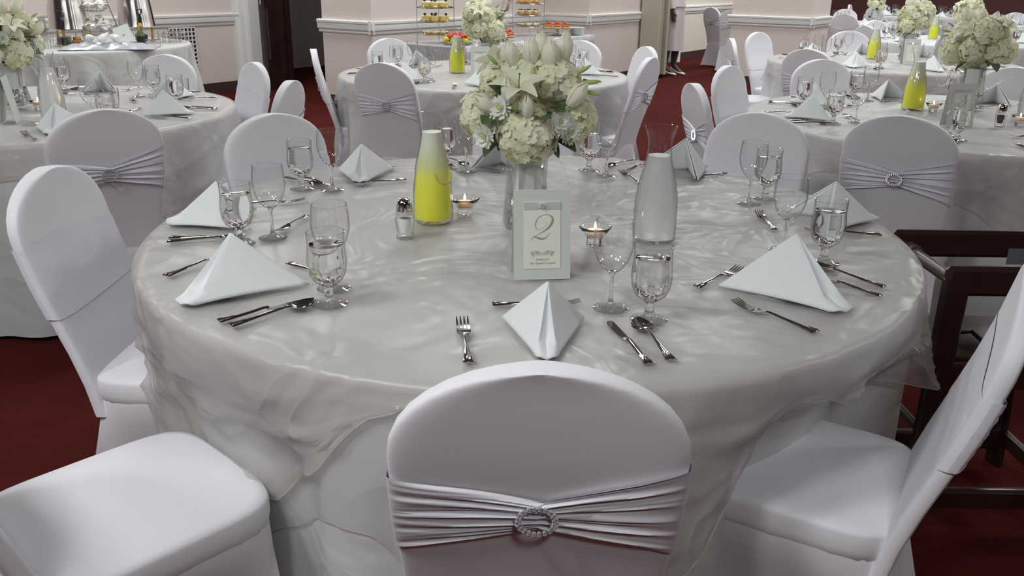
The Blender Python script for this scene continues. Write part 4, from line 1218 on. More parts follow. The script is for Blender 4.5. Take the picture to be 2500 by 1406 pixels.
def orient(o, loc, n, spin=0.0, sc=1.0):
    x, y, z = frame_z(n); R = Matrix((x, y, z)).transposed() @ Matrix.Rotation(spin, 3, 'Z')
    o.location = loc; o.rotation_euler = R.to_euler(); o.scale = (sc,) * 3; return o
BC = Vector((0, .01, .285))
def BP(px, py, dy):
    """bouquet place: across and up as seen from its face, dy towards the back"""
    return Vector(((px - 1283) / 985.0, dy, .195 + (370 - py) * .000965 + .32 * dy))
def make_bouquet():
    t = tag(empty('flower_bouquet'), 'x', 'flowers', 'white flower bouquets')
    for px, py, dy, k, sc in ((1283, 305, -.055, 0, 1.08), (1170, 285, .0, 1, 1.08), (1400, 298, .0, 2, 1.08), (1352, 195, -.01, 1, 1.15), (1212, 218, .03, 2, .95), (1285, 200, .03, 0, .9),
                              (1230, 300, .07, 1, 1.05), (1335, 300, .075, 2, 1.05), (1283, 215, .085, 0, 1.0), (1270, 255, -.045, 2, .8)):
        p = BP(px, py, dy); o = link('hydrangea', hyd[k], t); orient(o, p, (p - BC) + Vector((0, -.01, .02)), px * .1, sc)
    for px, py, dy, sc in ((1218, 230, -.083, 1.0), (1182, 305, -.070, 1.05), (1357, 262, -.080, .95), (1381, 292, -.070, 1.05), (1195, 250, -.060, .9), (1400, 245, .06, 1.0)):
        p = BP(px, py, dy); o = link('chrysanthemum', mum_me, t); orient(o, p, (p - BC) + Vector((0, -.05, .03)), px, sc); link('eye', eye_me, o)
    for px, py, dy, n, sc in ((1288, 160, -.01, (.02, 0, 1), 1.05), (1335, 165, -.03, (-.05, -.1, 1), 1.2), (1362, 160, .0, (.12, 0, 1), 1.15), (1250, 168, .0, (-.25, 0, 1), 1.0), (1243, 218, -.083, (-.15, -.25, 1), .98),
                              (1279, 252, -.095, (0, -.25, 1), .98), (1378, 232, -.06, (.62, -.2, .8), 1.05), (1206, 245, -.07, (-.75, -.1, .6), .98), (1310, 170, .06, (.1, .3, 1), 1.0), (1240, 195, .06, (-.3, .3, 1), .95)):
        e = empty('tulip'); e.parent = t; orient(e, BP(px, py, dy), n, px * .37, sc)
        for k in range(6):
            o = link('petal', tul_me, e); o.rotation_euler = (0, 0, k * PI / 3); o.scale = (1, 1, 1) if k % 2 else (.9, .9, .97)
        link('stem', stem_me, e)
    for px, py, dy, n, sp, sc in ((1262, 196, -.075, (-.05, -.55, .85), .2, 1.0), (1330, 222, .08, (.3, .6, .6), 1.0, .9), (1215, 205, .08, (-.5, .5, .6), 1.0, .9)):
        e = empty('lily'); e.parent = t; orient(e, BP(px, py, dy), n, sp, sc)
        for k in range(6):
            o = link('petal', lil_me, e); o.rotation_euler = (0, 0, k * PI / 3); o.scale = (1, 1, 1) if k % 2 else (.93, 1.15, .97)
        link('pistil', pist_me, e)
    for px, py, dy, n, sc in ((1210, 150, -.03, (-.7, -.1, .7), .8), (1222, 172, -.07, (-.9, -.2, .1), .8), (1400, 168, -.03, (.8, -.1, .5), .85), (1412, 192, -.03, (.95, -.1, .12), 1.0), (1416, 203, -.05, (.95, -.2, -.2), .85), (1175, 235, -.07, (-.3, -.3, .8), .8)):
        orient(link('lily_bud', bud_me, t), BP(px, py, dy), n, 0, sc)
    rnd = random.Random(4)
    for px, py, dy, n in ((1200, 345, -.02, (-.5, -.6, -.6)), (1232, 335, -.03, (-.4, -.8, -.3)), (1365, 318, -.055, (.3, -.9, .2)), (1372, 335, -.04, (.6, -.7, -.2)), (1340, 350, -.02, (.6, -.6, -.6)), (1255, 235, -.08, (0, -1, .2)), (1222, 210, -.05, (-.4, -.6, .6)), (1310, 250, -.07, (.1, -1, .1)), (1205, 262, -.06, (-.4, -.9, 0)), (1345, 240, -.06, (.4, -.9, .1)),
                          (1283, 250, .10, (0, 1, .1)), (1340, 320, .09, (.5, .8, -.2)), (1225, 320, .09, (-.5, .8, -.2))):
        p = BP(px, py, dy); o = link('leaf', leaf_me, t); d = Vector(n).normalized()
        o.rotation_euler = d.to_track_quat('Y', 'Z').to_euler(); o.location = p - d * .03; o.scale = (.9 + .4 * rnd.random(),) * 3
    # sheer ribbon loops hanging at both sides
    for s, pts in ((1, [(.05, -.02, .20), (.085, -.03, .165), (.105, -.035, .12), (.130, -.035, .105), (.150, -.03, .125), (.158, -.02, .175), (.150, 0, .225)]),
                   (-1, [(-.05, -.02, .20), (-.068, -.03, .16), (-.062, -.035, .115), (-.085, -.04, .100), (-.115, -.03, .125), (-.15, -.01, .155), (-.175, .01, .160)])):
        mb = MB(); rows = []; P = [Vector(q) for q in pts]
        for i in range(len(P) - 1):
            p0, p1, p2, p3 = P[max(i - 1, 0)], P[i], P[i + 1], P[min(i + 2, len(P) - 1)]
            for k in range(6):
                u = k / 6; q = .5 * ((2 * p1) + (p2 - p0) * u + (2 * p0 - 5 * p1 + 4 * p2 - p3) * u * u + (3 * p1 - p0 - 3 * p2 + p3) * u ** 3)
                rows.append([(q.x, q.y - .006, q.z + .002), (q.x, q.y + .006, q.z - .002)])
        mb.loft(rows, False); mb.build('ribbon_loop', M['ribbon_sheer'], t)
    return snapshot(t)
bouquet = make_bouquet()
for tb, x, y, rz, lab in (('2', .032, 2.119, 0, 'on table two, largest in view'), ('6', -.19, 5.62, 2.2, 'on table six before the dessert buffet'), ('1', -2.29, 4.0, 1.1, 'at the left picture edge'),
                          ('3', 2.24, 4.30, 2.9, 'on table three near the right picture edge'), ('8', 3.13, 7.1, 4.0, 'on table eight behind the lemonade'), ('9', 4.85, 9.7, 5.0, 'on the table behind table eight')):
    z = TOP if tb == '2' else TOPF
    place(vase, (x, y, z), rz + (0 if tb == '2' else .4), 'flared square glass vase ' + lab)
    place(bouquet, (x, y, z), rz, 'bouquet of white tulips, lilies and hydrangeas ' + lab, None, 1.0 if tb == '2' else 1.03)
for tb, k in (('10', 1.0), ('12', 2.0), ('11', .5)):
    c = TABLES[tb]
    place(vase, (c[0], c[1], TZ), k, 'small distant vase ' + FAR[tb], 'far vases'); place(bouquet, (c[0], c[1], TZ), k, 'small distant bouquet ' + FAR[tb], 'far bouquets')

# ------------------------------------------------------------------ dark wooden high chair at the right seat
t = tag(empty('high_chair', (1.02, 2.10, 0)), 'dark stained wooden high chair pulled up to the right of table two', 'high chair')
def bar(name, p0, p1, w, d, parent=None, m='wood', bev=.006):
    """board from p0 to p1, w across (y) and d deep"""
    p0, p1 = Vector(p0), Vector(p1); L = (p1 - p0).length; mb = MB(); mb.box((0, 0, 0), (d, w, L), 0, bev)
    o = mb.build(name, M[m], parent or t); o.location = (p0 + p1) / 2; o.rotation_euler = (p1 - p0).to_track_quat('Z', 'Y').to_euler(); return o
for s in (-1, 1):
    y = .155 * s
    bar('front_leg', (.045, y, 0), (.045, y, .70), .026, .062)
    mb = MB(); mb.box((0, 0, 0), (.40, .028, .075), 0, .010); o = mb.build('arm', M['wood'], t); o.location = (.215, y, .69)
    bar('back_leg', (.44, y * 1.05, 0), (.40, y, .50), .026, .055); bar('back_post', (.40, y, .48), (.455, y, .92), .026, .075)
    mb = MB(); mb.box((.24, y, .44), (.36, .024, .07), 0, .005); mb.build('seat_rail', M['wood'], t)
    mb = MB(); mb.box((.235, y, .085), (.46, .030, .055), 0, .006); mb.build('floor_rail', M['wood'], t)
    mb = MB(); mb.tube([(.060, y - s * .013, .675), (.060, y - s * .055, .675)], .0225, 14); mb.build('bar_sleeve', M['wood_bar'], t)
mb = MB(); mb.tube([(.060, -.145, .675), (.060, .145, .675)], .0165, 14); mb.build('front_bar', M['wood_bar'], t)
mb = MB(); mb.box((.24, 0, .475), (.37, .285, .018), 0, .004); mb.build('seat', M['wood'], t)
mb = MB(); mb.box((.030, 0, .44), (.03, .29, .045), 0, .004); mb.build('seat_front', M['wood'], t)
for z, hh in ((.72, .20), (.86, .11)):
    mb = MB(); mb.box((.425 + (z - .72) * .12, 0, z), (.018, .285, hh - .02), 0, .004); mb.build('back_panel', M['wood'], t)
mb = MB(); mb.tube([(.05, -.15, .26), (.05, .15, .26)], .012, 10); mb.build('footrest', M['wood_bar'], t)
bar('cross_rail', (.44, -.16, .10), (.44, .16, .10), .05, .02)
mb = MB(); mb.box((.36, .138, .66), (.06, .002, .045)); mb.build('sticker', M['label'], t, False)
for s in (-1, 1):
    mb = MB(); mb.tube([(.20, .10 * s, .485), (.16, .06 * s, .52), (.12, .02 * s, .495)], .006, 6); mb.build('safety_strap', M['black_plastic'], t)

# ------------------------------------------------------------------ coffee station
CX, CY = -3.80, 7.74
t = tag(empty('round_table', (CX, CY, 0)), 'round table carrying the coffee station by the long wall', 'table', 'round banquet tables')
src = TREE[table.name]
for q, _ in src[1]:
    c = q.copy(); col.objects.link(c); c.parent = t
o = link('tablecloth', cloth_mesh('tablecloth', 17, FLOOR_HEM, skirt_fn(17, 20, .07), m=M['cloth'])); o.location = (CX, CY, 0); tag(o, 'white floor-length cloth with deep folds on the coffee station', 'tablecloth', 'floor-length tablecloths')
TC_ = TZ + .004
def urn(x, y, rz, lab):
    t = tag(empty('coffee_urn', (x, y, TC_), rz), lab, 'coffee urn', 'chrome coffee urns')
    mb = MB(); mb.lathe([(0, .13), (.150, .13), (.158, .137), (.156, .15), (.150, .20), (.135, .34), (.118, .46), (.120, .475), (.112, .49), (.06, .52), (0, .53)], 40); mb.build('body', M['chrome_soft'], t)
    mb = MB(); mb.ball((0, 0, .545), .022, 12, 8); mb.build('lid_knob', M['black_plastic'], t)
    for k in range(3):
        a = k * 2 * PI / 3 + .5; c, s = math.cos(a), math.sin(a)
        mb = MB(); mb.tube([(.140 * c, .140 * s, .145), (.150 * c, .150 * s, .09), (.148 * c, .148 * s, .02)], [.016, .011, .013], 8); mb.lathe([(0, 0), (.026, 0), (.026, .012), (.012, .02), (0, .02)], 12, (.148 * c, .148 * s, 0)); mb.build('leg', M['gold'], t)
    mb = MB(); mb.tube([(0, -.148, .215), (0, -.215, .215)], .014, 10); mb.tube([(0, -.208, .225), (0, -.208, .165)], .012, 10); sp = mb.build('spigot', M['black_plastic'], t)
    mb = MB(); mb.tube([(0, -.208, .225), (0, -.208, .25)], .008, 8); mb.tube([(-.016, -.208, .25), (-.020, -.21, .285), (.020, -.21, .285), (.016, -.208, .25)], .006, 8); mb.build('tap_handle', M['black_plastic'], sp)
    mb = MB(); mb.box((0, -.17, .05), (.09, .09, .06), 0, .006); mb.build('burner', M['black_plastic'], t)
urn(-3.74, 7.50, .15, 'chrome coffee urn with black spigot, nearer the acrylic riser'); urn(-3.36, 7.95, .55, 'chrome coffee urn with black spigot, nearer the vent grille')
# two tier wire basket stand
t = tag(empty('tiered_basket_stand', (-3.55, 7.60, TC_), .2), 'two tier wire basket stand heaped with white packets between the urns', 'basket stand')
mb = MB()
for s in (-1, 1): mb.tube([(.20 * s, 0, .0), (.145 * s, 0, .20), (.07 * s, 0, .48), (0, 0, .52)], .005, 8)
for s in (-1, 1): mb.tube([(.20 * s, -.08, .005), (.20 * s, .08, .005)], .005, 6)
mb.build('frame', M['chrome_soft'], t)
for z, r, nm in ((.075, .155, 'lower'), (.265, .112, 'upper')):
    mb = MB()
    for k in range(16):
        a = 2 * PI * k / 16; mb.tube([(r * math.sin(q) * math.cos(a), r * math.sin(q) * math.sin(a), z + r * .55 * (1 - math.cos(q))) for q in (.15, .5, .9, 1.25, 1.57)], .0016, 4)
    for q in (.35, .7, 1.1, 1.57):
        mb.tube([(r * math.sin(q) * math.cos(a), r * math.sin(q) * math.sin(a), z + r * .55 * (1 - math.cos(q))) for a in [2 * PI * i / 24 for i in range(25)]], .0022 if q < 1.5 else .004, 5)
    mb.build('basket', M['chrome_soft'], t)
    rnd = random.Random(3); mb = MB()
    for k in range(70):
        a = rnd.uniform(0, 6.28); q = r * .86 * math.sqrt(rnd.random()); zz = z + r * .45 + (r * .62) * (1 - (q / r) ** 2) * rnd.random()
        b = MB(); b.box((0, 0, 0), (.055, .032, .012), 0, .004); b.xf(Matrix.Translation((q * math.cos(a), q * math.sin(a), zz)) @ Matrix.Rotation(rnd.uniform(-.8, .8), 4, 'X') @ Matrix.Rotation(rnd.uniform(0, 6), 4, 'Z') @ Matrix.Rotation(rnd.uniform(-.6, .6), 4, 'Y')); mb.add(b.v, b.f)
    h = link('packets', mb.mesh('packets', M['packet'])); h.parent = t; h['kind'] = 'stuff'
# rows of upturned glasses
mb = MB(); mb.lathe([(.035, 0), (.030, .085), (.026, .100), (0, .102)], 14); up_me = recalc(mb.mesh('glass', M['thin'], True, 50))
def glasses(spots, z, lab, grp):
    for x, y in spots:
        o = link('upturned_glass', up_me); o.location = (x, y, z); tag(o, lab, 'glass', grp)
sp = []
for r in range(4):
    for k in range(6): sp.append((-3.98 + .076 * k + .03 * r - .02, 7.06 + .03 * k + .078 * r))
sp = [q for q in sp if math.hypot(q[0] - CX, q[1] - CY) < .87 and math.hypot(q[0] + 3.74, q[1] - 7.50) > .27]
glasses(sp, TC_, 'clear upturned glass in the rows left of the urns', 'upturned glasses left of the urns')
sp = [(-3.14 + .072 * k + .02 * r, 7.78 + .05 * k + .08 * r) for r in range(4) for k in range(4)]
sp = [q for q in sp if math.hypot(q[0] - CX, q[1] - CY) < .87 and math.hypot(q[0] + 3.36, q[1] - 7.95) > .24]
glasses(sp, TC_, 'clear upturned glass in the rows right of the urns', 'upturned glasses right of the urns')
t = tag(empty('acrylic_riser', (-4.05, 8.02, TC_), .3), 'clear acrylic riser box left of the coffee urns', 'riser')
for sx, sy, dx, dy in ((0, 1, .34, .006), (1, 0, .006, .30), (-1, 0, .006, .30)):
    mb = MB(); mb.box((.168 * sx, .15 * sy, .1), (dx, dy, .2)); mb.build('side_panel', M['thin'], t, False)
mb = MB(); mb.box((0, 0, .205), (.35, .31, .008)); mb.build('top_panel', M['thin'], t, False)
glasses([(-4.05 + .085 * k - .08, 8.0 + .08 * (k % 2)) for k in range(4)], TC_ + .211, 'clear upturned glass standing on the acrylic riser', 'glasses on the riser')
# crumpled satin runner with pears, jar, bottle and a leaning card on it
def crumple_cloth(nm, x0, x1, y0, y1, seed, h, m):
    nx, ny = 30, 14; mb = MB(); vv = []
    for j in range(ny + 1):
        for i in range(nx + 1):
            x = x0 + (x1 - x0) * i / nx; y = y0 + (y1 - y0) * j / ny; k = math.sin(PI * i / nx) ** .5 * math.sin(PI * j / ny) ** .5
            vv.append((x, y, .002 + h * k * (.25 + .5 * abs(math.sin(x * 19 + seed + 3 * math.sin(y * 9))) + .3 * abs(math.sin(y * 31 - x * 11)))))
    N = nx + 1; mb.add(vv, [(j * N + i, j * N + i + 1, j * N + N + i + 1, j * N + N + i) for j in range(ny) for i in range(nx)]); return mb.mesh(nm, M[m], True, None)
o = link('satin_runner', crumple_cloth('satin_runner', -.36, .36, -.12, .15, 2, .06, 'satin')); o.location = (-3.30, 7.20, TC_); o.rotation_euler = (0, 0, .3); tag(o, 'crumpled shiny grey satin cloth along the coffee table front', 'cloth')
def pear(x, y, rx, rz, lab):
    mb = MB(); mb.lathe([(0, -.035), (.022, -.030), (.032, -.008), (.027, .018), (.014, .045), (.010, .062), (0, .066)], 18); t = tag(empty('white_gourd', (x, y, TC_ + .085)), lab, 'gourd', 'white gourds'); o = mb.build('body', M['white_ceramic'], t); mb = MB(); mb.tube([(0, 0, .063), (.003, 0, .078)], .003, 6); s = mb.build('stem', M['cream'], t)
    t.rotation_euler = (rx, 0, rz); return t
pear(-3.42, 7.16, 1.4, .9, 'white gourd lying on the satin, pointing left'); pear(-3.31, 7.14, .9, 2.4, 'white gourd upright in the middle of the satin'); pear(-3.24, 7.22, 1.3, 4.2, 'white gourd lying behind the others on the satin')
t = tag(empty('leaning_menu_card', (-3.20, 7.34, TC_ + .04), .35), 'pale printed card leaning on the satin before the right urn', 'card')
mb = MB(); mb.box((0, 0, .075), (.13, .002, .15)); b = mb.build('sheet', M['card'], t, False); b.rotation_euler = (-.45, -.35, 0)
mb = MB(); mb.ball((0, -.003, .07), .010, 8, 5, (1, .2, .8)); s = mb.build('seal', M['ink'], b, False)
t = tag(empty('amber_jar', (-3.62, 7.36, TC_)), 'small round amber glass jar in front of the basket stand', 'jar')
mb = MB(); mb.lathe([(0, 0), (.030, 0), (.042, .02), (.042, .045), (.028, .062), (0, .062)], 20); mb.build('body', M['amber'], t); mb = MB(); mb.lathe([(.028, .060), (.030, .062), (.030, .078), (0, .08)], 18); mb.build('lid', M['gold'], t)
t = tag(empty('gold_topped_bottle', (-3.20, 7.62, TC_)), 'dark bottle with gold foil top in front of the right urn', 'bottle')
mb = MB(); mb.lathe([(0, 0), (.032, 0), (.034, .005), (.034, .09), (.016, .125), (.013, .14), (0, .14)], 20); mb.build('body', M['leaf'], t); mb = MB(); mb.lathe([(.0155, .118), (.018, .135), (.017, .165), (.021, .17), (.019, .182), (0, .184)], 16); mb.build('foil', M['gold'], t); mb = MB(); mb.lathe([(.0348, .025), (.0348, .075)], 20); mb.build('bottle_label', M['black_plastic'], t)
t = tag(empty('clear_plastic_tub', (-3.02, 7.42, TC_)), 'clear plastic tub on the coffee table edge under the satin end', 'tub')
mb = MB(); mb.box((0, 0, .03), (.12, .10, .06), .4, .012); fix(mb.build('tub', M['thin'], t)); mb = MB(); mb.box((0, 0, .064), (.13, .11, .006), .4, .002); mb.build('lid', M['thin'], t)
t = tag(empty('bead_garland', (-3.42, 7.40, TC_)), 'garland of dark shiny beads lying before the basket stand', 'garland')
mb = MB(); rnd = random.Random(9)
for k in range(26): mb.ball((-.12 + .24 * k / 25, .02 * math.sin(k * .9), .012 + .006 * (k % 3)), .011, 7, 5)
b = mb.build('beads', M['chocolate'], t, True); b['kind'] = 'stuff'

# ------------------------------------------------------------------ dessert buffet
t = tag(empty('buffet_table', ab(7.40, -5.33, 0), ROOM_ROT), 'long buffet table under crushed silver cloth in the alcove', 'table')
mb = MB(); mb.box((0, 0, .735), (2.40, .74, .03), 0, .004); mb.build('tabletop', M['partition'], t)
for sx in (-1, 1):
    for sy in (-1, 1):
        mb = MB(); mb.tube([(1.1 * sx, .3 * sy, .73), (1.1 * sx, .3 * sy, 0)], .014, 8); mb.build('leg', M['black_plastic'], t)
rings = []
def rrect(hx, hy, r, n=10):
    q = []
    for cx, cy, a0 in ((hx - r, hy - r, 0), (-hx + r, hy - r, PI / 2), (-hx + r, -hy + r, PI), (hx - r, -hy + r, 1.5 * PI)):
        for i in range(n): a = a0 + PI / 2 * i / (n - 1); q.append((cx + r * math.cos(a), cy + r * math.sin(a)))
    res = []
    for i in range(len(q)):
        p0, p1 = q[i], q[(i + 1) % len(q)]; L = math.hypot(p1[0] - p0[0], p1[1] - p0[1]); m_ = max(1, int(L / .025))
        for k in range(m_): res.append((p0[0] + (p1[0] - p0[0]) * k / m_, p0[1] + (p1[1] - p0[1]) * k / m_))
    return res
base = rrect(1.22, .38, .03); mb = MB()
rings = [[(x * .5, y * .5, .757) for x, y in base], [(x * .99, y * .985, .757) for x, y in base], [(x, y, .752) for x, y in base]]
s_ = 0; cum = []
for i, (x, y) in enumerate(base):
    cum.append(s_); nx_, ny_ = base[(i + 1) % len(base)]; s_ += math.hypot(nx_ - x, ny_ - y)
for k in range(1, 9):
    v = k / 8; r = []
    for (x, y), s in zip(base, cum):
        f = 1 + (.045 * v * (math.sin(s * 2 * PI * round(s_ * 5.5) / s_) * .6 + .35 * math.sin(s * 2 * PI * round(s_ * 9) / s_ + 1)) + .02 * v) / max(.3, math.hypot(x, y))
        r.append((x * f, y * f, .752 - .74 * v))
    rings.append(r)
mb.loft(rings, True, True); o = mb.build('silver_tablecloth', M['silver_cloth'], None, True, 60); o.location = ab(7.40, -5.33, 0); o.rotation_euler = (0, 0, ROOM_ROT); tag(o, 'crushed silver cloth draped over the dessert buffet table', 'tablecloth')
BZ = .760
def BT(a, b, z=BZ): return ab(a, b, z)
def stand(a, b, rz, zs, rad, lab):
    t = tag(empty('tiered_dessert_stand', BT(a, b), rz), lab, 'dessert stand', 'tiered dessert stands')
    mb = MB(); top = zs[-1] + .16
    for s in (-1, 1): mb.tube([(s * (rad + .03), 0, .004), (s * (rad + .03), 0, top * .9), (s * rad * .5, 0, top), (0, 0, top + .02)], .0035, 6)
    mb.tube([(.055, rad * .95, .004), (.055, rad * .95, top * .85)], .003, 6)
    for z in zs: mb.tube([((rad + .01) * math.cos(q), (rad + .01) * math.sin(q), z) for q in [2 * PI * i / 28 for i in range(29)]], .003, 5)
    for s in (-1, 1): mb.tube([(s * (rad + .03), -.10, .004), (s * (rad + .03), .10, .004)], .0035, 6)
    for z in zs:
        for s in (-1, 1): mb.tube([(s * (rad + .03), 0, z), (s * (rad + .005), 0, z)], .003, 5)
    mb.build('wire_frame', M['chrome_soft'], t)
    for z in zs:
        mb = MB(); mb.lathe([(0, -.008), (rad * .6, -.008), (rad * .95, .010), (rad * 1.02, .014), (rad * 1.0, .017), (rad * .6, -.002), (0, -.002)], 32); p = mb.build('plate', M['thin'], t); fix(p); p.location = (0, 0, z)
    return t
stand(6.44, -5.42, ROOM_ROT - .7, (.075, .19, .312), .145, 'three tier wire stand of glass dessert plates by the left pillar')
stand(7.98, -5.42, ROOM_ROT - .7, (.09, .205, .322), .145, 'three tier wire stand of glass dessert plates by the corner pier')
def sweet(nm, me, loc, rz, lab, grp, kids_=()):
    t = tag(empty(nm, loc, rz), lab, 'pastry', grp); link('base', me, t)
    for n_, m_ in kids_: link(n_, m_, t)
mb = MB(); mb.box((0, 0, .024), (.05, .05, .044), 0, .005); cake_me = mb.mesh('cake', M['cake'], True, 40)
mb = MB(); mb.box((0, 0, .050), (.05, .05, .009), 0, .004); icing_me = mb.mesh('icing', M['cake_top'], True, 40)
mb = MB(); mb.ball((0, 0, .066), .014, 8, 6, (1, 1, .9)); curl_me = mb.mesh('topping', M['chocolate'])
mb = MB(); mb.lathe([(0, 0), (.022, 0), (.030, .018), (.031, .024), (.026, .022), (0, .020)], 14); tart_me = mb.mesh('tart', M['pastry'], True, 50)
mb = MB(); mb.ball((0, 0, .024), .022, 10, 6, (1, 1, .6)); fill_me = mb.mesh('filling', M['cake_top'])
mb = MB(); mb.ball((0, 0, .022), .030, 10, 6, (1, .8, .72)); puff_me = mb.mesh('puff', M['pastry'])
mb = MB(); mb.ball((0, 0, .045), .018, 8, 6, (1, 1, .7)); cr_me = mb.mesh('cream', M['cream'])
mb = MB(); mb.ball((0, 0, .056), .013, 8, 6, (1, .8, .6)); ch_me = mb.mesh('cap', M['chocolate'])
mb = MB(); mb.box((0, 0, .030), (.065, .065, .012), 0, .003); mb.box((0, 0, .008), (.065, .065, .016), 0, .003); sl1 = mb.mesh('sponge', M['cake'], True, 40)
mb = MB(); mb.box((0, 0, .020), (.066, .066, .007), 0, .002); mb.box((0, 0, .040), (.066, .066, .008), 0, .002); sl2 = mb.mesh('glaze', M['strawberry'], True, 40)
mb = MB(); mb.ball((.004, 0, .056), .016, 8, 6, (1.2, .8, .8)); mb.ball((-.014, .012, .052), .012, 8, 6, (.9, 1.2, .8)); sb = mb.mesh('strawberry_slice', M['strawberry'])
def ring_of(a, b, z, r, n, ph): 
    c = BT(a, b, BZ + z); return [(c.x + r * math.cos(ph + 2 * PI * k / n), c.y + r * math.sin(ph + 2 * PI * k / n), c.z) for k in range(n)]
def tier(a, b, z, kind, lab, grp):
    for n_, r in ((8, .098), (3, .034)):
        for k, p in enumerate(ring_of(a, b, z, r, n_, .3 * n_)):
            if kind == 'cake': sweet('cake_square', cake_me, p, k * 1.3, lab, grp, [('icing', icing_me)] + ([('topping', curl_me)] if k % 2 else []))
            elif kind == 'tart': sweet('fruit_tartlet', tart_me, p, k, lab, grp, [('filling', fill_me)])
            else: sweet('cream_puff', puff_me, p, k * 2.1, lab, grp, [('cream', cr_me), ('cap', ch_me)])
tier(6.44, -5.42, .0745, 'tart', 'round tartlet on the lowest plate of the left dessert stand', 'tartlets on the left stand')
tier(6.44, -5.42, .1895, 'cake', 'yellow cake square on the middle plate of the left dessert stand', 'cake squares on the left stand')
tier(6.44, -5.42, .3115, 'cake', 'pale cake square on the upper plate of the left dessert stand', 'upper cake squares on the left stand')
tier(7.98, -5.42, .0895, 'tart', 'round tartlet on the lowest plate of the right dessert stand', 'tartlets on the right stand')
tier(7.98, -5.42, .2045, 'puff', 'cream puff on the middle plate of the right dessert stand', 'cream puffs on the right stand')
tier(7.98, -5.42, .3215, 'puff', 'cream puff on the upper plate of the right dessert stand', 'upper cream puffs on the right stand')
for k in range(6):
    c = BT(6.44, -5.42, BZ + .318); o = link('garnish_leaf', leaf_me); o.location = (c.x + .11 * math.cos(k * 1.05), c.y + .11 * math.sin(k * 1.05), c.z); o.rotation_euler = (0, -.2, k * 1.05 - PI / 2); tag(o, 'green garnish leaf under the upper cakes of the left stand', 'leaf', 'garnish leaves')
def cake_plate(a, b, h, rad, n, lab, tn):
    t = tag(empty('footed_cake_plate', BT(a, b)), lab, 'cake stand', 'footed cake plates')
    mb = MB(); mb.lathe([(0, 0), (.06, 0), (.062, .006), (.018, .02), (.014, h - .02), (.04, h - .006), (rad, h), (rad, h + .006), (0, h + .004)], 28); mb.build('dish', M['chrome_soft'], t)
    for p in ring_of(a, b, h + .0065, rad * .58, n, .5): sweet('strawberry_cake', sl1, p, random.random() * 3, tn, tn[:40], [('glaze', sl2), ('strawberry', sb)])
cake_plate(8.22, -5.20, .07, .17, 6, 'footed silver plate of strawberry cakes beside the white plates', 'layered strawberry cake slice on the footed plate by the white plates')
cake_plate(7.12, -5.12, .03, .11, 4, 'low silver plate of strawberry cakes behind the tulips', 'layered strawberry cake slice on the low plate behind the tulips')
for k in range(8):
    mb = MB(); mb.lathe([(0, 0), (.05, 0), (.055, .003), (.083, .010), (.082, .012), (.05, .006), (0, .005)], 28) if k == 0 else None
    if k == 0: plate_me = mb.mesh('plate', M['white_ceramic'])
    o = link('dessert_plate', plate_me); o.location = BT(8.42, -5.08, BZ + .0095 * k); tag(o, 'white dessert plate in the stack at the buffet end', 'plate', 'stacked dessert plates')
t = tag(empty('fruit_tray', BT(6.40, -5.12), .4), 'oval tray of red berries over yellow fruit on the buffet', 'tray')
mb = MB(); mb.lathe([(0, 0), (.12, 0), (.17, .02), (.172, .024), (.12, .006), (0, .005)], 32, (0, 0, 0), (1, .75)); mb.build('dish', M['thin'], t)
rnd = random.Random(6); mb = MB()
for k in range(60): a = rnd.uniform(0, 6.28); q = .13 * rnd.random() ** .5; mb.box((q * math.cos(a), .75 * q * math.sin(a), .03 + .03 * rnd.random()), (.04, .03, .028), a, .006)
o = mb.build('yellow_fruit', M['lemon_peel'], t); o['kind'] = 'stuff'; mb = MB()
for k in range(60): a = rnd.uniform(0, 6.28); q = .10 * rnd.random() ** .5; mb.ball((q * math.cos(a), .75 * q * math.sin(a), .075 + .035 * (1 - q / .1) * rnd.random()), .017, 7, 5)
o = mb.build('red_berries', M['strawberry'], t); o['kind'] = 'stuff'
t = tag(empty('crystal_bowl', BT(7.50, -5.50), 0), 'tall cut crystal bowl on a foot behind the bouquet of table six', 'bowl')
mb = MB(); pr = [(0, 0), (.07, 0), (.072, .006), (.02, .03), (.016, .18), (.05, .22), (.12, .26), (.16, .34), (.165, .40), (.155, .40), (.11, .272), (.04, .235), (0, .23)]; rings = []
for r, z in pr[1:-1]: rings.append([((r * (1 + (.04 * math.cos(12 * 2 * PI * i / 72) if z > .2 else 0))) * math.cos(2 * PI * i / 72), (r * (1 + (.04 * math.cos(12 * 2 * PI * i / 72) if z > .2 else 0))) * math.sin(2 * PI * i / 72), z) for i in range(72)])
mb.loft(rings, True, True, True); fix(mb.build('bowl', M['glass_thick'], t))
t = tag(empty('serving_tongs', BT(8.36, -5.30, BZ + .003), 1.2), 'silver serving tongs lying before the white plates', 'tongs')
for s in (-1, 1):
    mb = MB(); mb.tube([(0, 0, .006), (.012 * s, .08, .006), (.010 * s, .19, .006), (.002 * s, .22, .006)], [.003, .005, .005, .009], 8); mb.build('arm', M['steel'], t)

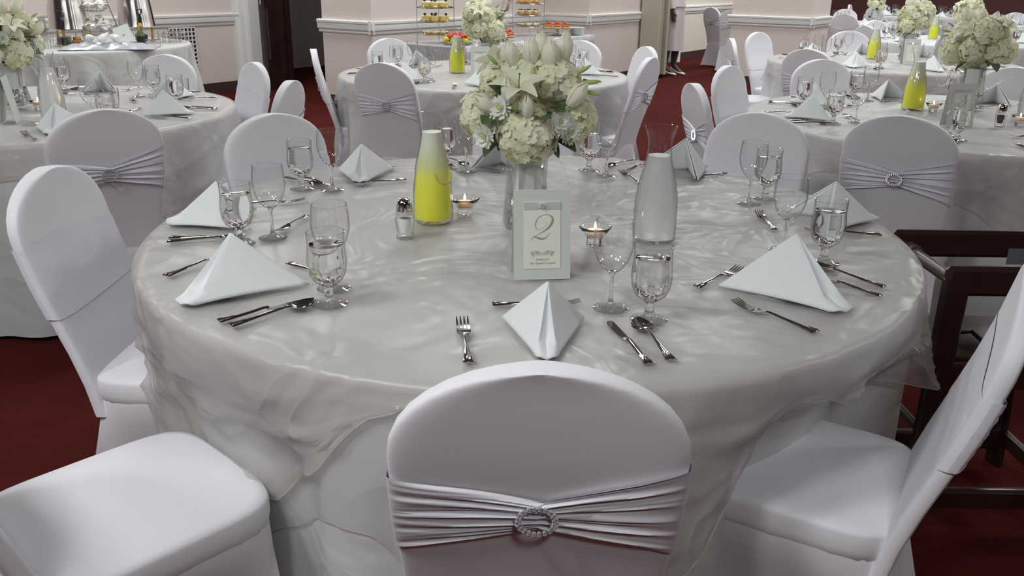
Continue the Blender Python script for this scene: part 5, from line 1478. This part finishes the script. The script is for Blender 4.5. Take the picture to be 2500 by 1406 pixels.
# ------------------------------------------------------------------ woman in a pale suit standing in the passage
t = tag(empty('person', (2.30, 13.10, 0), math.radians(-22)), 'woman in a pale long skirt suit and white heels beyond the partition', 'person')
def skin_body():
    J = {}; Eg = []
    def j(n, p, r, parent=None):
        J[n] = (len(J), Vector(p), r)
        if parent: Eg.append((J[parent][0], J[n][0]))
    j('pelvis', (0, 0, .98), (.13, .15)); j('waist', (.01, 0, 1.12), (.10, .125), 'pelvis'); j('chest', (.015, 0, 1.30), (.115, .15), 'waist'); j('neck0', (-.005, 0, 1.47), (.055, .06), 'chest'); j('neck', (.005, 0, 1.53), (.045, .045), 'neck0'); j('jaw', (.025, 0, 1.60), (.065, .06), 'neck'); j('head', (.012, 0, 1.68), (.09, .075), 'jaw'); j('crown', (.005, 0, 1.755), (.06, .055), 'head')
    for s, n in ((1, 'l'), (-1, 'r')):
        j('sh' + n, (0, .17 * s, 1.42), (.055, .055), 'chest'); j('el' + n, (-.03, .215 * s, 1.15), (.040, .040), 'sh' + n); j('wr' + n, (.03, .225 * s, .93), (.026, .030), 'el' + n); j('pa' + n, (.045, .225 * s, .87), (.020, .036), 'wr' + n)
        for k, (dx, L) in enumerate(((.024, .070), (.008, .080), (-.008, .074), (-.022, .058))):
            j('fa%s%d' % (n, k), (.048 + dx, .225 * s, .835), (.0085, .0085), 'pa' + n); j('fb%s%d' % (n, k), (.052 + dx, .218 * s, .835 - L * .55), (.008, .008), 'fa%s%d' % (n, k)); j('fc%s%d' % (n, k), (.050 + dx * .9, .205 * s, .835 - L), (.0065, .0065), 'fb%s%d' % (n, k))
        j('ta' + n, (.078, .218 * s, .865), (.010, .010), 'pa' + n); j('tb' + n, (.088, .212 * s, .83), (.0085, .0085), 'ta' + n)
        st = .05 * s
        j('hip' + n, (0, .08 * s, .90), (.10, .09), 'pelvis'); j('kn' + n, (.02 + st, .075 * s, .53), (.060, .058), 'hip' + n); j('ca' + n, (-.005 + st, .075 * s, .38), (.056, .052), 'kn' + n); j('an' + n, (-.02 + st, .075 * s, .145), (.034, .032), 'ca' + n); j('ft' + n, (.06 + st, .075 * s, .065), (.030, .034), 'an' + n); j('to' + n, (.125 + st, .075 * s, .030), (.020, .032), 'ft' + n)
    me = bpy.data.meshes.new('body'); me.from_pydata([q[1] for q in J.values()], Eg, []); me.materials.append(M['skin'])
    o = link('body', me, t); o.modifiers.new('skin', 'SKIN')
    sv = me.skin_vertices[0].data
    for q in J.values(): sv[q[0]].radius = q[2]
    sv[0].use_root = True
    o.modifiers['skin'].use_smooth_shade = True; o.modifiers.new('smooth', 'SUBSURF').levels = 1; o.modifiers['smooth'].render_levels = 2
    return o
skin_body()
def ell(cx, cy, rx, ry, z, n=28, wob=0, ph=0): return [(cx + (rx + wob * math.sin(5 * 2 * PI * i / n + ph)) * math.cos(2 * PI * i / n), cy + (ry + wob * math.sin(5 * 2 * PI * i / n + ph)) * math.sin(2 * PI * i / n), z) for i in range(n)]
mb = MB(); mb.loft([ell(.0, 0, .125, .155, 1.10), ell(0, 0, .150, .185, .98), ell(0, 0, .155, .195, .88, 28, .003), ell(.01, 0, .150, .185, .70, 28, .006), ell(.015, 0, .150, .178, .50, 28, .010), ell(.02, 0, .155, .180, .36, 28, .012, .4), ell(.02, 0, .150, .175, .36, 28, .012, .4)]); mb.build('skirt', M['suit'], t)
mb = MB(); mb.loft([ell(0, 0, .165, .205, .97, 28, .003), ell(0, 0, .155, .195, 1.04), ell(.01, 0, .130, .165, 1.14), ell(.015, 0, .150, .185, 1.30), ell(.005, 0, .125, .195, 1.41), ell(0, 0, .085, .13, 1.47), ell(0, 0, .07, .075, 1.50)]); mb.build('jacket', M['suit'], t)
for s in (-1, 1):
    mb = MB(); mb.tube([(0, .17 * s, 1.43), (-.02, .20 * s, 1.30), (-.03, .218 * s, 1.15), (0, .224 * s, 1.04), (.025, .226 * s, .945)], [.066, .062, .054, .050, .048], 16); mb.build('sleeve', M['suit'], t)
    st = .05 * s
    mb = MB(); mb.tube([(.02 + st, .075 * s, .52), (-.003 + st, .075 * s, .38), (-.012 + st, .075 * s, .26), (-.02 + st, .075 * s, .14), (.02 + st, .075 * s, .085)], [.064, .060, .050, .038, .036], 14); mb.build('stocking', M['stocking'], t)
    mb = MB(); mb.loft([[(st + x, .075 * s + w * math.sin(a), z0 + (hh if math.sin(a * .5) else 0) * (.5 - .5 * math.cos(a))) for a in [2 * PI * i / 12 for i in range(12)]] for x, w, z0, hh in ((-.070, .012, .085, .03), (-.055, .030, .070, .055), (-.02, .036, .055, .045), (.04, .036, .026, .030), (.09, .040, .010, .045), (.13, .036, .004, .040), (.16, .020, .004, .026), (.168, .006, .008, .010))], True, True, True)
    mb.tube([(-.055 + st, .075 * s, .085), (-.058 + st, .075 * s, .04), (-.062 + st, .075 * s, .0)], [.022, .011, .009], 10); sh = mb.build('shoe', M['shoe'], t)
mb = MB(); mb.ball((-.018, 0, 1.70), .108, 18, 12, (1.0, .92, 1.0)); mb.ball((-.075, 0, 1.64), .06, 12, 8); mb.build('hair', M['hair'], t)
for s in (-1, 1):
    mb = MB(); mb.ball((.092, .030 * s, 1.685), .010, 8, 6, (.6, 1, .7)); mb.build('eye', M['white_ceramic'], t)
mb = MB(); mb.ball((.105, 0, 1.655), .014, 8, 6, (.9, .7, 1.4)); mb.build('nose', M['skin'], t)
mb = MB(); mb.ball((.092, 0, 1.615), .018, 10, 6, (.4, 1.1, .35)); mb.build('mouth', M['strawberry'], t)
